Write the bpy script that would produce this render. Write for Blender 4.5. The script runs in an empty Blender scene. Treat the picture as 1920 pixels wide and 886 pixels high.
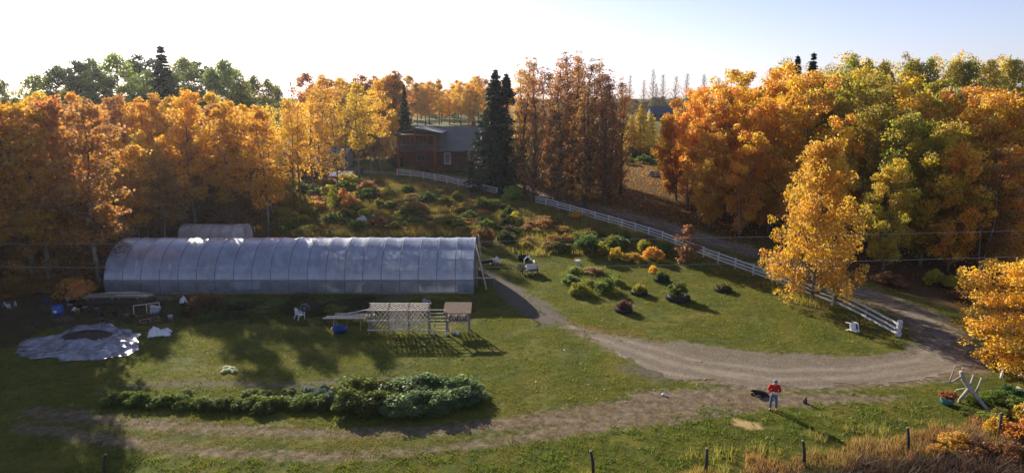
import bpy, bmesh, math, random
import numpy as np
from mathutils import Vector, Matrix, Euler

# ------------------------------------------------------------------ camera, sky, sun, exposure
C = bpy.context.scene
COL = C.collection
FPX, CX, CY, HZ, CAMH = 1251.0, 960.0, 443.0, 180.0, 17.7
PITCH = math.atan((CY - HZ) / FPX)
cam = bpy.data.objects.new('camera', bpy.data.cameras.new('camera'))
COL.objects.link(cam)
cam.location = (0, 0, CAMH)
cam.rotation_euler = (math.pi / 2 - PITCH, 0, 0)
cam.data.sensor_width = 36
cam.data.lens = FPX / 1920 * 36
cam.data.clip_end = 6000
C.camera = cam

SUN_EL, SUN_AZ = math.radians(20.5), math.radians(-29.5)
SUN_DIR = Vector((math.sin(SUN_AZ) * math.cos(SUN_EL), math.cos(SUN_AZ) * math.cos(SUN_EL), math.sin(SUN_EL)))
W = bpy.data.worlds.new('World'); C.world = W; W.use_nodes = True
nt = W.node_tree; nt.nodes.clear()
sky = nt.nodes.new('ShaderNodeTexSky'); sky.sky_type = 'NISHITA'; sky.sun_disc = False
sky.sun_elevation = SUN_EL; sky.sun_rotation = SUN_AZ
sky.altitude = 0; sky.air_density = 1.0; sky.dust_density = 0.5; sky.ozone_density = 3.0
bg = nt.nodes.new('ShaderNodeBackground'); bg.inputs[1].default_value = 0.085
wo = nt.nodes.new('ShaderNodeOutputWorld')
tint = nt.nodes.new('ShaderNodeMixRGB'); tint.blend_type = 'MULTIPLY'; tint.inputs[0].default_value = 1; tint.inputs[2].default_value = (.99, .95, 1.17, 1)
bw = nt.nodes.new('ShaderNodeRGBToBW'); pale = nt.nodes.new('ShaderNodeMixRGB'); pale.inputs[0].default_value = .4
nt.links.new(sky.outputs[0], bw.inputs[0]); nt.links.new(sky.outputs[0], pale.inputs[1]); nt.links.new(bw.outputs[0], pale.inputs[2]); nt.links.new(pale.outputs[0], tint.inputs[1]); nt.links.new(tint.outputs[0], bg.inputs[0]); nt.links.new(bg.outputs[0], wo.inputs[0])
sl = bpy.data.lights.new('sun', 'SUN'); sl.energy = 5.0; sl.angle = math.radians(0.5); sl.color = (1.0, 0.90, 0.73)
so = bpy.data.objects.new('sun', sl); COL.objects.link(so)
so.rotation_euler = (-SUN_DIR).to_track_quat('-Z', 'Y').to_euler()
so.location = (-60, 120, 80)
C.view_settings.view_transform = 'Standard'; C.view_settings.look = 'None'
C.view_settings.gamma = 1; C.view_settings.use_curve_mapping = False
C.view_settings.exposure = 0.9
C.render.engine = 'CYCLES'
C.cycles.use_denoising = True
C.cycles.max_bounces = 7; C.cycles.diffuse_bounces = 4; C.cycles.glossy_bounces = 2
C.cycles.transmission_bounces = 5; C.cycles.transparent_max_bounces = 8
C.cycles.sample_clamp_indirect = 4
C.cycles.caustics_reflective = False; C.cycles.caustics_refractive = False

rnd = random.Random(7)
rng = np.random.default_rng(11)
V = Vector

# ------------------------------------------------------------------ terrain and pixel helpers
_ty = [-200, 0, 62, 72, 87, 100, 112, 122, 138, 160, 185, 205, 260, 600, 3500]
_tz = [0, 0, 0, .35, 1.1, 2.2, 3.3, 3.8, 4.2, 5.8, 8.0, 8.9, 9.5, 9.5, 4.0]
_gy = np.arange(-200, 3500, 0.5)
_gz = np.interp(_gy, _ty, _tz)
_k = np.hanning(17); _k /= _k.sum()
_gz = np.convolve(np.pad(_gz, 8, mode='edge'), _k, mode='valid')
def TZ(y): return np.interp(y, _gy, _gz)
cp, sp_ = math.cos(PITCH), math.sin(PITCH)
def ray(px, py):
    u = (px - CX) / FPX; v = (py - CY) / FPX
    return V((u, cp - v * sp_, -sp_ - v * cp))
def G(px, py, up=0.0):
    "ground point seen at a pixel"
    d = ray(px, py); lo, hi = 5.0, 900.0
    for _ in range(60):
        m = (lo + hi) / 2
        t = m / d.y
        if CAMH + d.z * t > TZ(m): lo = m
        else: hi = m
    t = lo / d.y
    return V((d.x * t, lo, float(TZ(lo)) + up))
def AT(px, py, Y):
    "point at distance Y seen at a pixel"
    d = ray(px, py); t = Y / d.y
    return V((d.x * t, Y, CAMH + d.z * t))
def ground(x, y, up=0.0): return V((x, y, float(TZ(y)) + up))

# ------------------------------------------------------------------ materials
def newmat(name):
    m = bpy.data.materials.new(name); m.use_nodes = True
    return m, m.node_tree, m.node_tree.nodes['Principled BSDF']
def N(t, kind, **kw):
    n = t.nodes.new('ShaderNode' + kind)
    for k, v in kw.items():
        if k.startswith('i_'): n.inputs[int(k[2:])].default_value = v
        else: setattr(n, k, v)
    return n
def ramp(t, src, stops):
    r = N(t, 'ValToRGB')
    while len(r.color_ramp.elements) < len(stops): r.color_ramp.elements.new(0.5)
    for e, (p, c) in zip(r.color_ramp.elements, stops):
        e.position = p; e.color = (*c, 1) if len(c) == 3 else c
    t.links.new(src, r.inputs[0]); return r.outputs[0]
def mixc(t, f, a, b, mode='MIX'):
    n = N(t, 'MixRGB', blend_type=mode)
    for i, s in ((0, f), (1, a), (2, b)):
        if hasattr(s, 'is_linked') or hasattr(s, 'links'): t.links.new(s, n.inputs[i])
        elif i == 0: n.inputs[0].default_value = s
        else: n.inputs[i].default_value = (*s, 1) if len(s) == 3 else s
    return n.outputs[0]
def math_(t, op, a, b=0.5, clamp=False):
    n = N(t, 'Math', operation=op, use_clamp=clamp)
    for i, s in ((0, a), (1, b)):
        if hasattr(s, 'links'): t.links.new(s, n.inputs[i])
        else: n.inputs[i].default_value = s
    return n.outputs[0]
def noise(t, scale, detail=4, rough=.6, coord='Object'):
    tc = N(t, 'TexCoord'); n = N(t, 'TexNoise'); n.inputs['Scale'].default_value = scale
    n.inputs['Detail'].default_value = detail; n.inputs['Roughness'].default_value = rough
    t.links.new(tc.outputs[coord], n.inputs['Vector']); return n.outputs[0]
MATS = {}
def mat(name, c, rough=.75, var=.35, scale=3.0, bump=.0, metal=0.0, spec=.3, bscale=None):
    if name in MATS: return MATS[name]
    m, t, b = newmat(name)
    n = noise(t, scale)
    lo = tuple(x * (1 - var) for x in c); hi = tuple(min(1, x * (1 + var)) for x in c)
    t.links.new(ramp(t, n, [(.3, lo), (.7, hi)]), b.inputs['Base Color'])
    b.inputs['Roughness'].default_value = rough; b.inputs['Metallic'].default_value = metal
    b.inputs['Specular IOR Level'].default_value = spec
    if bump:
        bn = N(t, 'Bump'); bn.inputs['Strength'].default_value = bump
        bn.inputs['Distance'].default_value = .05
        t.links.new(noise(t, bscale or scale * 4), bn.inputs['Height']); t.links.new(bn.outputs[0], b.inputs['Normal'])
    MATS[name] = m; return m
def leafmat(name, trans=.55, huevar=.03, valvar=.5):
    "leaf colour comes from the object's own colour, varied leaf by leaf through the mesh attribute 'var'"
    if name in MATS: return MATS[name]
    m, t, b = newmat(name); t.nodes.remove(b)
    out = [n for n in t.nodes if n.type == 'OUTPUT_MATERIAL'][0]
    oi = N(t, 'ObjectInfo'); at = N(t, 'Attribute', attribute_name='var')
    sep = N(t, 'SeparateColor'); t.links.new(at.outputs['Color'], sep.inputs[0])
    hs = N(t, 'HueSaturation'); t.links.new(oi.outputs['Color'], hs.inputs['Color'])
    h1 = math_(t, 'MULTIPLY_ADD', sep.outputs[0], huevar); h1.node.inputs[2].default_value = .5 - huevar / 2
    t.links.new(h1, hs.inputs['Hue'])
    v1 = math_(t, 'MULTIPLY_ADD', sep.outputs[1], valvar); v1.node.inputs[2].default_value = 1 - valvar / 2
    t.links.new(v1, hs.inputs['Value'])
    s1 = math_(t, 'MULTIPLY_ADD', sep.outputs[2], .3); s1.node.inputs[2].default_value = .85
    t.links.new(s1, hs.inputs['Saturation'])
    d = N(t, 'BsdfDiffuse'); tr = N(t, 'BsdfTranslucent'); gl = N(t, 'BsdfGlossy'); gl.inputs['Roughness'].default_value = .45
    t.links.new(hs.outputs[0], d.inputs[0])
    br = N(t, 'HueSaturation'); br.inputs['Saturation'].default_value = 1.0; br.inputs['Value'].default_value = 1.45
    t.links.new(hs.outputs[0], br.inputs['Color']); t.links.new(br.outputs[0], tr.inputs[0])
    mx = N(t, 'MixShader'); mx.inputs[0].default_value = trans
    t.links.new(d.outputs[0], mx.inputs[1]); t.links.new(tr.outputs[0], mx.inputs[2])
    m2 = N(t, 'MixShader'); m2.inputs[0].default_value = .03
    t.links.new(mx.outputs[0], m2.inputs[1]); t.links.new(gl.outputs[0], m2.inputs[2])
    t.links.new(m2.outputs[0], out.inputs[0])
    MATS[name] = m; return m
LEAF = leafmat('leaf')
MAPLE = leafmat('turning_leaf', .55, .06, .5)
NEEDLE = leafmat('needle', .25, .03, .7)
GRASSM = leafmat('grass_blade', .5, .045, .7)
BARK_PALE = mat('pale_bark', (.17, .15, .125), .9, .5, 3, .4)
BARK_DARK = mat('brown_bark', (.12, .095, .07), .9, .4, 4, .4)
WHITE = mat('white_paint', (.60, .60, .63), .55, .14, 5)
WOODG = mat('weathered_wood', (.25, .21, .17), .85, .4, 6, .3)
WOODP = mat('pale_lath', (.62, .53, .41), .8, .3, 6)
WOODD = mat('dark_post_wood', (.05, .042, .035), .9, .4, 8, .3)
RED_LOG = mat('red_log_stain', (.12, .03, .02), .6, .3, 2.5, .2)
ORANGE_POST = mat('orange_log_stain', (.20, .055, .025), .6, .25, 3, .1)
GREY_METAL = mat('grey_metal', (.30, .31, .32), .4, .15, 4, metal=.6)
BLACK = mat('black_rubber', (.022, .022, .024), .7, .3, 8, .3)
BLUE = mat('blue_plastic', (.025, .07, .28), .4, .15, 4)
TEAL = mat('teal_plastic', (.05, .22, .25), .4, .15, 4)
WPLASTIC = mat('white_plastic', (.72, .72, .74), .4, .08, 4)
DARKM = mat('dark_metal', (.05, .05, .055), .5, .2, 5)
CREAM = mat('cream_board', (.66, .57, .44), .7, .12, 5)

# ------------------------------------------------------------------ mesh building
class MB:
    def __init__(s): s.v = []; s.f = []; s.m = []; s.mats = []; s.sm = []
    def mi(s, m):
        if m not in s.mats: s.mats.append(m)
        return s.mats.index(m)
    def add(s, vs, fs, m, smooth=False):
        o = len(s.v); i = s.mi(m)
        s.v += [tuple(v) for v in vs]; s.f += [tuple(o + k for k in f) for f in fs]
        s.m += [i] * len(fs); s.sm += [smooth] * len(fs); return s
    def box(s, c, size, m, rot=None, taper=1.0):
        hx, hy, hz = size[0] / 2, size[1] / 2, size[2] / 2
        R = rot if isinstance(rot, Matrix) else (Euler(rot).to_matrix() if rot else Matrix.Identity(3))
        vs = []
        for z in (-1, 1):
            k = taper if z > 0 else 1
            for x, y in ((-1, -1), (1, -1), (1, 1), (-1, 1)):
                vs.append(V(c) + R @ V((x * hx * k, y * hy * k, z * hz)))
        return s.add(vs, [(3, 2, 1, 0), (4, 5, 6, 7), (0, 1, 5, 4), (1, 2, 6, 5), (2, 3, 7, 6), (3, 0, 4, 7)], m)
    def beam(s, a, b, w, h, m, up=(0, 0, 1)):
        a, b = V(a), V(b); d = (b - a); L = d.length; d.normalize()
        u = V(up)
        if abs(d.dot(u)) > .98: u = V((0, 1, 0))
        x = d.cross(u).normalized(); z = x.cross(d)
        R = Matrix((x, d, z)).transposed()
        return s.box((a + b) / 2, (w, L, h), m, R)
    def tube(s, pts, rad, m, n=8, caps=True, smooth=True, closed=False):
        pts = [V(p) for p in pts]; rad = list(rad) if hasattr(rad, '__len__') else [rad] * len(pts)
        vs = []; prev = None; K = len(pts)
        for i, p in enumerate(pts):
            if closed: d = (pts[(i + 1) % K] - pts[i - 1])
            else: d = (pts[min(i + 1, K - 1)] - pts[max(i - 1, 0)])
            d = d.normalized() if d.length > 1e-9 else V((0, 0, 1))
            if prev is None:
                u = V((0, 0, 1)) if abs(d.z) < .9 else V((1, 0, 0))
                x = d.cross(u).normalized()
            else: x = (prev - d * prev.dot(d)).normalized()
            prev = x; y = d.cross(x)
            for k in range(n):
                a = 2 * math.pi * k / n
                vs.append(p + (x * math.cos(a) + y * math.sin(a)) * rad[i])
        fs = []
        for i in range(K if closed else K - 1):
            for k in range(n):
                j = (i + 1) % K
                fs.append((i * n + k, i * n + (k + 1) % n, j * n + (k + 1) % n, j * n + k))
        if caps and not closed: fs += [tuple(range(n))[::-1], tuple((K - 1) * n + k for k in range(n))]
        return s.add(vs, fs, m, smooth)
    def lathe(s, prof, c, m, n=16, smooth=True, R=None, sx=1, sy=1):
        vs = []; c = V(c); R = R or Matrix.Identity(3)
        for r, z in prof:
            for k in range(n):
                a = 2 * math.pi * k / n
                vs.append(c + R @ V((r * math.cos(a) * sx, r * math.sin(a) * sy, z)))
        fs = []
        for i in range(len(prof) - 1):
            for k in range(n):
                fs.append((i * n + k, i * n + (k + 1) % n, (i + 1) * n + (k + 1) % n, (i + 1) * n + k))
        fs += [tuple(range(n))[::-1], tuple((len(prof) - 1) * n + k for k in range(n))]
        return s.add(vs, fs, m, smooth)
    def grid(s, P, m, smooth=True):
        "P: rows x cols of points"
        r, c = len(P), len(P[0])
        return s.add([p for row in P for p in row],
                     [(i * c + j, i * c + j + 1, (i + 1) * c + j + 1, (i + 1) * c + j) for i in range(r - 1) for j in range(c - 1)], m, smooth)
    def mesh(s, name):
        me = bpy.data.meshes.new(name); me.from_pydata(s.v, [], s.f)
        for m in s.mats: me.materials.append(m)
        me.polygons.foreach_set('material_index', s.m); me.polygons.foreach_set('use_smooth', s.sm)
        me.update(); return me
    def build(s, name, parent=None, loc=None):
        return link(name, s.mesh(name), parent, loc)
def link(name, data, parent=None, loc=None):
    o = bpy.data.objects.new(name, data); COL.objects.link(o)
    if parent: o.parent = parent
    if loc is not None: o.location = loc
    return o
def tag(o, label=None, cat=None, group=None, kind=None):
    if label: o['label'] = label
    if cat: o['category'] = cat
    if group: o['group'] = group
    if kind: o['kind'] = kind
    return o
def thing(name, label, cat, loc=(0, 0, 0), rz=0.0, group=None):
    o = link(name, None, None, loc); o.rotation_euler = (0, 0, rz); o.empty_display_size = .3
    return tag(o, label, cat, group)
def copy_tree(o, parent=None):
    c = o.copy(); COL.objects.link(c); c.parent = parent
    for ch in list(o.children): copy_tree(ch, c)
    return c
def nmesh(name, verts, faces4, m, var=None, smooth=False, nv=4):
    "mesh from numpy arrays; all faces have nv corners"
    me = bpy.data.meshes.new(name); n = len(faces4)
    me.vertices.add(len(verts)); me.vertices.foreach_set('co', np.ascontiguousarray(verts, dtype=np.float32).ravel())
    me.loops.add(n * nv); me.loops.foreach_set('vertex_index', np.ascontiguousarray(faces4, dtype=np.int32).ravel())
    me.polygons.add(n); me.polygons.foreach_set('loop_start', np.arange(0, n * nv, nv, dtype=np.int32))
    me.polygons.foreach_set('loop_total', np.full(n, nv, dtype=np.int32))
    if smooth: me.polygons.foreach_set('use_smooth', np.ones(n, dtype=bool))
    me.materials.append(m)
    me.update(calc_edges=True)
    if var is not None:
        a = me.attributes.new('var', 'FLOAT_COLOR', 'POINT')
        a.data.foreach_set('color', np.ascontiguousarray(np.c_[var, np.ones(len(var))], dtype=np.float32).ravel())
    me.validate(); return me
def unit(a): return a / np.maximum(np.linalg.norm(a, axis=1, keepdims=True), 1e-9)
def leaves(cent, size, var, r, aspect=.62, updir=None, bias=.0):
    "diamond leaves: one quad each, random facing"
    n = len(cent)
    t = unit(r.normal(size=(n, 3)) + (0 if updir is None else updir * bias))
    b = unit(np.cross(t, r.normal(size=(n, 3))))
    s = (size * r.uniform(.65, 1.3, n))[:, None]
    nrm = np.cross(t, b) * s * .18
    P = np.stack([cent - t * s, cent + b * s * aspect + nrm, cent + t * s, cent - b * s * aspect + nrm], 1).reshape(-1, 3)
    F = np.arange(4 * n).reshape(-1, 4)
    return P, F, np.repeat(var, 4, axis=0)
# ------------------------------------------------------------------ plants: prototypes
def prof_oval(f): return max(.12, math.sin(math.pi * (.16 + .78 * f))) ** .8
def prof_round(f): return max(.15, math.sin(math.pi * (.12 + .78 * f))) ** .6
def prof_col(f): return (.55 + .45 * math.sin(math.pi * min(1, .1 + .9 * f))) * (1 - .55 * f ** 3)
def prof_spire(f): return (.62 + .38 * math.sin(3.1 * f)) * (1 - f ** 3 * .6) * rnd.uniform(.7, 1.3)
def prof_front(f): return float(np.interp(f, [0, .12, .3, .55, .8, 1], [.95, 1.05, .98, .80, .55, .2]))
def prof_cone(f): return .25 + .85 * (1 - f) ** .8
def broadleaf(name, h, cb, R, prof, nl, nclump, clr, nleaf, ls, seed, leaders=1, bark=None, rise=.55, tr=.012, leafm=None, low=1.0):
    r = np.random.default_rng(seed); q = random.Random(seed)
    mb = MB(); bark = bark or BARK_PALE; cl = []
    for L in range(leaders):
        la = q.uniform(0, 6.28); off = 0 if leaders == 1 else R * .42
        ph1, ph2 = q.uniform(0, 6), q.uniform(0, 6)
        def axis(z, la=la, off=off, ph1=ph1, ph2=ph2):
            k = min(1, z / (h * .45)) ** 1.3
            return V((math.cos(la) * off * k + .016 * h * math.sin(z * 5 / h + ph1) * z / h * 1.6, math.sin(la) * off * k + .016 * h * math.cos(z * 6 / h + ph2) * z / h * 1.6, z))
        hh = h * (1 if L == 0 else q.uniform(.82, .95))
        r0 = h * tr * (1 if leaders == 1 else .8)
        mb.tube([axis(hh * .96 * i / 9) for i in range(10)], [max(.02, r0 * (1.25 if i == 0 else 1) * (1 - .9 * i / 9)) for i in range(10)], bark, 6)
        n = max(6, nl // leaders)
        for i in range(n):
            f = (i + q.random() * .8) / n
            z = hh * (cb + (.97 - cb) * f); az = i * 2.399 + q.uniform(-.5, .5)
            if leaders > 1 and f < .7: az = la + q.uniform(-1.9, 1.9)
            ln = R * prof(f) * q.uniform(.72, 1.12) * (.75 if leaders > 1 else 1)
            up = ln * q.uniform(rise * .5, rise * 1.3)
            st = axis(max(h * .06, z - up)); d = V((math.cos(az), math.sin(az), 0))
            en = axis(min(z, hh)) + d * ln
            pts = [st, st.lerp(en, .4) + V((0, 0, -.02 * ln)), st.lerp(en, .75) + V((0, 0, .02 * ln)), en + V((0, 0, .12 * ln))]
            rb = max(.014, r0 * .42 * (1 - .7 * f))
            mb.tube(pts, [rb, rb * .7, rb * .45, .01], bark, 4)
            for k in range(nclump):
                t = q.uniform(.38, 1.05); p = st.lerp(en, t) + V((q.gauss(0, .16), q.gauss(0, .16), q.gauss(.04, .14))) * ln
                if k < 2:
                    mb.tube([st.lerp(en, t * .7), p], [rb * .35, .008], bark, 3)
                cl.append((p, clr * q.uniform(.55, 1.3), f))
        for k in range(3): cl.append((axis(hh) + V((q.gauss(0, .25), q.gauss(0, .25), -q.uniform(0, .8))) * clr, clr * q.uniform(.5, .8), 1))
    trunk = mb.mesh(name + '_trunk')
    cents, var = [], []
    for p, cr, f in cl:
        n = int(nleaf * (cr / clr) ** 1.6 * q.uniform(.7, 1.2)) + 4
        d = unit(r.normal(size=(n, 3))); rr = cr * r.uniform(.25, 1.0, n) ** .55
        c = np.array(p) + d * rr[:, None] * np.array([1, 1, .72]) + r.normal(size=(n, 3)) * cr * .10
        hv = np.clip(q.gauss(.5, .28), 0, 1); vv = np.clip(q.gauss(.5, .22), 0, 1)
        cents.append(c)
        var.append(np.clip(np.c_[r.normal(hv, .16, n), r.normal(vv, .2, n), r.uniform(0, 1, n)], 0, 1))
    cents = np.concatenate(cents); var = np.concatenate(var)
    cents[:, 2] = np.maximum(cents[:, 2], .05)
    P, F, v = leaves(cents, ls, var, r)
    return trunk, nmesh(name + '_crown', P, F, leafm or LEAF, v), h
def conifer(name, h, R, seed, ls=.30, dens=1.0, tops=1, droop=.35, cb=.04, power=.9, leafm=None, bark=None):
    r = np.random.default_rng(seed); q = random.Random(seed)
    mb = MB(); bark = bark or BARK_DARK; cents, var, ax = [], [], []
    for T in range(tops):
        ox = (0 if T == 0 else .078 * h); hh = h * (1 if T == 0 else .965); bx = -.035 * h * (tops - 1)
        z0 = .55 * h
        def axis(z): return V((bx + ox * min(1, max(0, (z - .62 * h) / (.14 * h))), 0, z))
        mb.tube([axis(hh * i / 8) for i in range(9)], [max(.015, h * .014 * (1 - i / 8.05)) for i in range(9)], bark, 6)
        nw = int(42 * dens)
        for w in range(nw):
            f = (w + q.random() * .6) / nw
            if T and f < .74: continue
            z = hh * (cb + (1 - cb) * f); L = R * ((1 - f) ** power * (.85 if tops > 1 and f > .74 else 1) + .02) * q.uniform(.8, 1.15)
            nb = 7 if f < .8 else 5
            for k in range(nb):
                az = w * 1.1 + k * 6.283 / nb + q.uniform(-.35, .35); l = L * q.uniform(.62, 1.12)
                d = V((math.cos(az), math.sin(az), 0)); a = axis(z)
                dz = -droop * l * q.uniform(.6, 1.2) + (.25 * l if f > .75 else 0)
                mid = a + d * l * .55 + V((0, 0, dz * .7)); en = a + d * l + V((0, 0, dz * .75))
                mb.tube([a, mid, en], [.03 + .012 * l, .02, .008], bark, 3)
                n = int((8 + 20 * l) * dens * .8)
                t = r.uniform(.12, 1.04, n) ** .8
                A, M, E = np.array(a), np.array(mid), np.array(en)
                base = np.where(t[:, None] < .55, A + (M - A) * (t / .55)[:, None], M + (E - M) * ((t - .55) / .45)[:, None])
                side = np.array([-d.y, d.x, 0]); wd = (.10 + .22 * l * (1.1 - t)) * r.uniform(-1, 1, n)
                c = base + side * wd[:, None] + np.array([0, 0, 1]) * (-np.abs(r.normal(0, .12 + .05 * l, n)))[:, None]
                bv = q.random()
                cents.append(c); var.append(np.clip(np.c_[r.normal(.5, .2, n), r.normal(bv, .2, n), r.uniform(0, 1, n)], 0, 1))
    cents = np.concatenate(cents); var = np.concatenate(var)
    n = len(cents); rad = unit(cents * np.array([1, 1, 0]) + 1e-6)
    t = unit(rad * 1.0 + np.array([0, 0, -.5]) + r.normal(size=(n, 3)) * .55); b = unit(np.cross(t, r.normal(size=(n, 3))))
    s = (ls * r.uniform(.6, 1.3, n))[:, None]
    P = np.stack([cents - t * s * .8, cents + b * s * .33, cents + t * s, cents - b * s * .33], 1).reshape(-1, 3)
    return mb.mesh(name + '_trunk'), nmesh(name + '_crown', P, np.arange(4 * n).reshape(-1, 4), leafm or NEEDLE, np.repeat(var, 4, axis=0)), h
def bare(name, h, seed, n=44, R=3.6):
    q = random.Random(seed); mb = MB(); tw = MB()
    mb.tube([(0.01 * h * math.sin(i), .01 * h * math.cos(i * 1.3), h * i / 8) for i in range(9)], [max(.05, .013 * h * (1 - i / 8.2)) for i in range(9)], BARK_PALE, 5)
    for i in range(n):
        f = .25 + .72 * i / n; az = i * 2.4; l = R * (1.25 - f) * q.uniform(.6, 1.2)
        a = V((0, 0, h * f)); d = V((math.cos(az), math.sin(az), 1.1)).normalized(); b = a + d * l
        tw.tube([a, b, b + V((d.x * .2, d.y * .2, 1)) * l * .4], [.07, .045, .02], BARK_PALE, 3)
        for k in range(6):
            p = a.lerp(b, q.uniform(.3, 1)); e = p + V((q.gauss(0, .5), q.gauss(0, .5), q.uniform(.2, .9))) * l * .6
            tw.tube([p, e], [.045, .025], BARK_PALE, 3)
    return mb.mesh(name + '_trunk'), tw.mesh(name + '_crown'), h
def shrub(name, seed, nst=14, ncl=34, nleaf=70, ls=.05, flat=.8, spiky=0.0, dome=True):
    "unit shrub: about 1 m wide and 1 m high, scaled per plant"
    r = np.random.default_rng(seed); q = random.Random(seed); mb = MB(); cents, var = [], []
    for k in range(ncl):
        az = q.uniform(0, 6.283); rr = math.sqrt(q.random()) * .46
        top = math.sqrt(max(.05, 1 - (rr / .52) ** 2)) * q.uniform(.75, 1.08)
        z = top * q.uniform(.45, .95) if dome else top * q.uniform(.1, 1)
        p = V((math.cos(az) * rr, math.sin(az) * rr, z))
        if k < nst: mb.tube([(p.x * .15, p.y * .15, 0), (p.x * .6, p.y * .6, z * .5), p], [.018, .012, .005], BARK_DARK, 4)
        cr = q.uniform(.12, .24); n = int(nleaf * q.uniform(.7, 1.3))
        d = unit(r.normal(size=(n, 3))); c = np.array(p) + d * (cr * r.uniform(.3, 1, n) ** .5)[:, None] * np.array([1, 1, flat + spiky])
        c[:, 2] = np.maximum(c[:, 2], .02)
        hv, vv = np.clip(q.gauss(.5, .3), 0, 1), np.clip(q.gauss(.5, .25), 0, 1)
        cents.append(c); var.append(np.clip(np.c_[r.normal(hv, .15, n), r.normal(vv, .2, n), r.uniform(0, 1, n)], 0, 1))
    cents = np.concatenate(cents); var = np.concatenate(var)
    P, F, v = leaves(cents, ls, var, r, aspect=.5 if not spiky else .25, updir=np.array([0, 0, 1.]), bias=spiky * 2.5)
    return mb.mesh(name + '_stems'), nmesh(name + '_foliage', P, F, LEAF, v), 1.0
def blades(pts, h, w, r, lean=.35, var=None):
    "grass blades: one triangle each"
    n = len(pts); a = r.uniform(0, 6.283, n)
    s = np.c_[np.cos(a), np.sin(a), np.zeros(n)] * (w * .5)[:, None]
    t = np.c_[r.normal(0, lean, n), r.normal(0, lean, n), np.ones(n)] * h[:, None]
    P = np.stack([pts - s, pts + s, pts + t], 1).reshape(-1, 3)
    if var is None: var = r.uniform(0, 1, (n, 3))
    return P, np.arange(3 * n).reshape(-1, 3), np.repeat(var, 3, axis=0)

PROTO = {}
def protos(key, fn, n): PROTO[key] = [fn(i) for i in range(n)]
protos('aspen', lambda i: broadleaf('aspen', 15, .30, 2.5, prof_oval, 26, 4, .8, 68, .145, 20 + i), 4)
protos('airy', lambda i: broadleaf('airy_aspen', 15, .42, 2.2, prof_oval, 20, 3, .75, 44, .135, 25 + i), 3)
protos('lowaspen', lambda i: broadleaf('low_aspen', 9, .05, 2.3, prof_oval, 26, 4, .75, 56, .13, 30 + i), 2)
protos('tallaspen', lambda i: broadleaf('cottonwood', 19, .10, 1.75, prof_spire, 64, 3, .52, 14, .12, 40 + i, rise=2.0, bark=BARK_DARK), 4)
protos('maple', lambda i: broadleaf('maple', 16, .14, 3.9, prof_round, 32, 5, .92, 92, .155, 60 + i, leaders=1 + i % 2, leafm=MAPLE), 4)
protos('poplar', lambda i: broadleaf('poplar', 18, .22, 2.9, prof_oval, 28, 4, 1.0, 60, .18, 80 + i, bark=BARK_PALE), 2)
protos('sparse', lambda i: broadleaf('sparse', 16, .30, 2.6, prof_oval, 24, 3, .8, 22, .15, 90 + i), 2)
protos('pine', lambda i: broadleaf('pine', 19, .22, 3.4, prof_round, 30, 4, 1.0, 90, .21, 100 + i, bark=BARK_DARK, leafm=NEEDLE), 2)
protos('spruce', lambda i: conifer('spruce', 17, 3.6, 120 + i, dens=1.15, power=1.1), 2)
protos('twinspruce', lambda i: conifer('twin_spruce', 17, 4.2, 131, tops=2, dens=1.25, power=.72), 1)
protos('larch', lambda i: conifer('larch', 11, 2.4, 140 + i, ls=.16, dens=1.0, droop=.15, power=.7, leafm=LEAF), 2)
protos('bare', lambda i: bare('bare', 22, 150 + i), 3)
protos('front', lambda i: broadleaf('front_maple', 14, .17, 4.3, prof_front, 66, 6, .72, 78, .115, 161, rise=.6), 1)
protos('gold', lambda i: broadleaf('gold_maple', 8, .12, 3.0, prof_round, 40, 6, .55, 90, .078, 171, leaders=1), 1)
protos('young', lambda i: broadleaf('young', 4.2, .12, .75, prof_col, 16, 3, .34, 26, .10, 181, rise=1.0, bark=BARK_DARK), 1)
protos('shrub', lambda i: shrub('shrub', 200 + i), 4)
protos('spiky', lambda i: shrub('grassy', 210 + i, spiky=.6, ls=.085, nleaf=80), 2)

ORANGE, GOLD, RUST, BROWN = (.62, .34, .04), (.66, .42, .045), (.42, .215, .06), (.25, .135, .055)
OLIVE, GREEN, DGREEN, YGREEN = (.30, .27, .035), (.10, .135, .022), (.035, .055, .018), (.20, .21, .03)
SPRUCEC, YELLOW = (.022, .035, .02), (.62, .40, .03)
def jit(c, a=.16):
    k = 1 + rnd.uniform(-a, a); return tuple(max(.004, x * k * (1 + rnd.uniform(-a, a) * .3)) for x in c)
def tone(c):
    r, g, b_ = c; k = g / max(r, 1e-6)
    if k > 1.08: return 'dark green' if r < .075 else ('green' if r < .13 else 'fresh green')
    if k > .78: return 'olive green' if r < .2 else ('yellow green' if r < .4 else 'yellow')
    if k > .61: return 'golden' if r > .4 else ('tan' if r > .17 else 'brown')
    if k > .52: return 'orange' if r > .5 else ('rusty' if r > .3 else 'brown')
    return 'deep orange' if r > .5 else ('rusty' if r > .26 else 'brown')
def pick(v, *steps):
    for lim, w in steps:
        if lim is None or v < lim: return w
def tree(kind, name, label, cat, loc, h, col, group=None, wide=1.0, i=None, rz=None):
    P = PROTO[kind]; tr, cr, h0 = P[rnd.randrange(len(P)) if i is None else i]
    e = thing(name, label, cat, loc, rnd.uniform(0, 6.28) if rz is None else rz, group)
    s = h / h0; e.scale = (s * wide, s * wide, s)
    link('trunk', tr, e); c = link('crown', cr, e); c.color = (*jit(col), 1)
    return e
def tree_at(kind, name, label, cat, px, top, Y, col, group=None, wide=1.0, **k):
    p = AT(px, top, Y); b = ground(p.x, Y, -.1)
    return tree(kind, name, label, cat, b, p.z - b.z, col, group, wide, **k)
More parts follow.
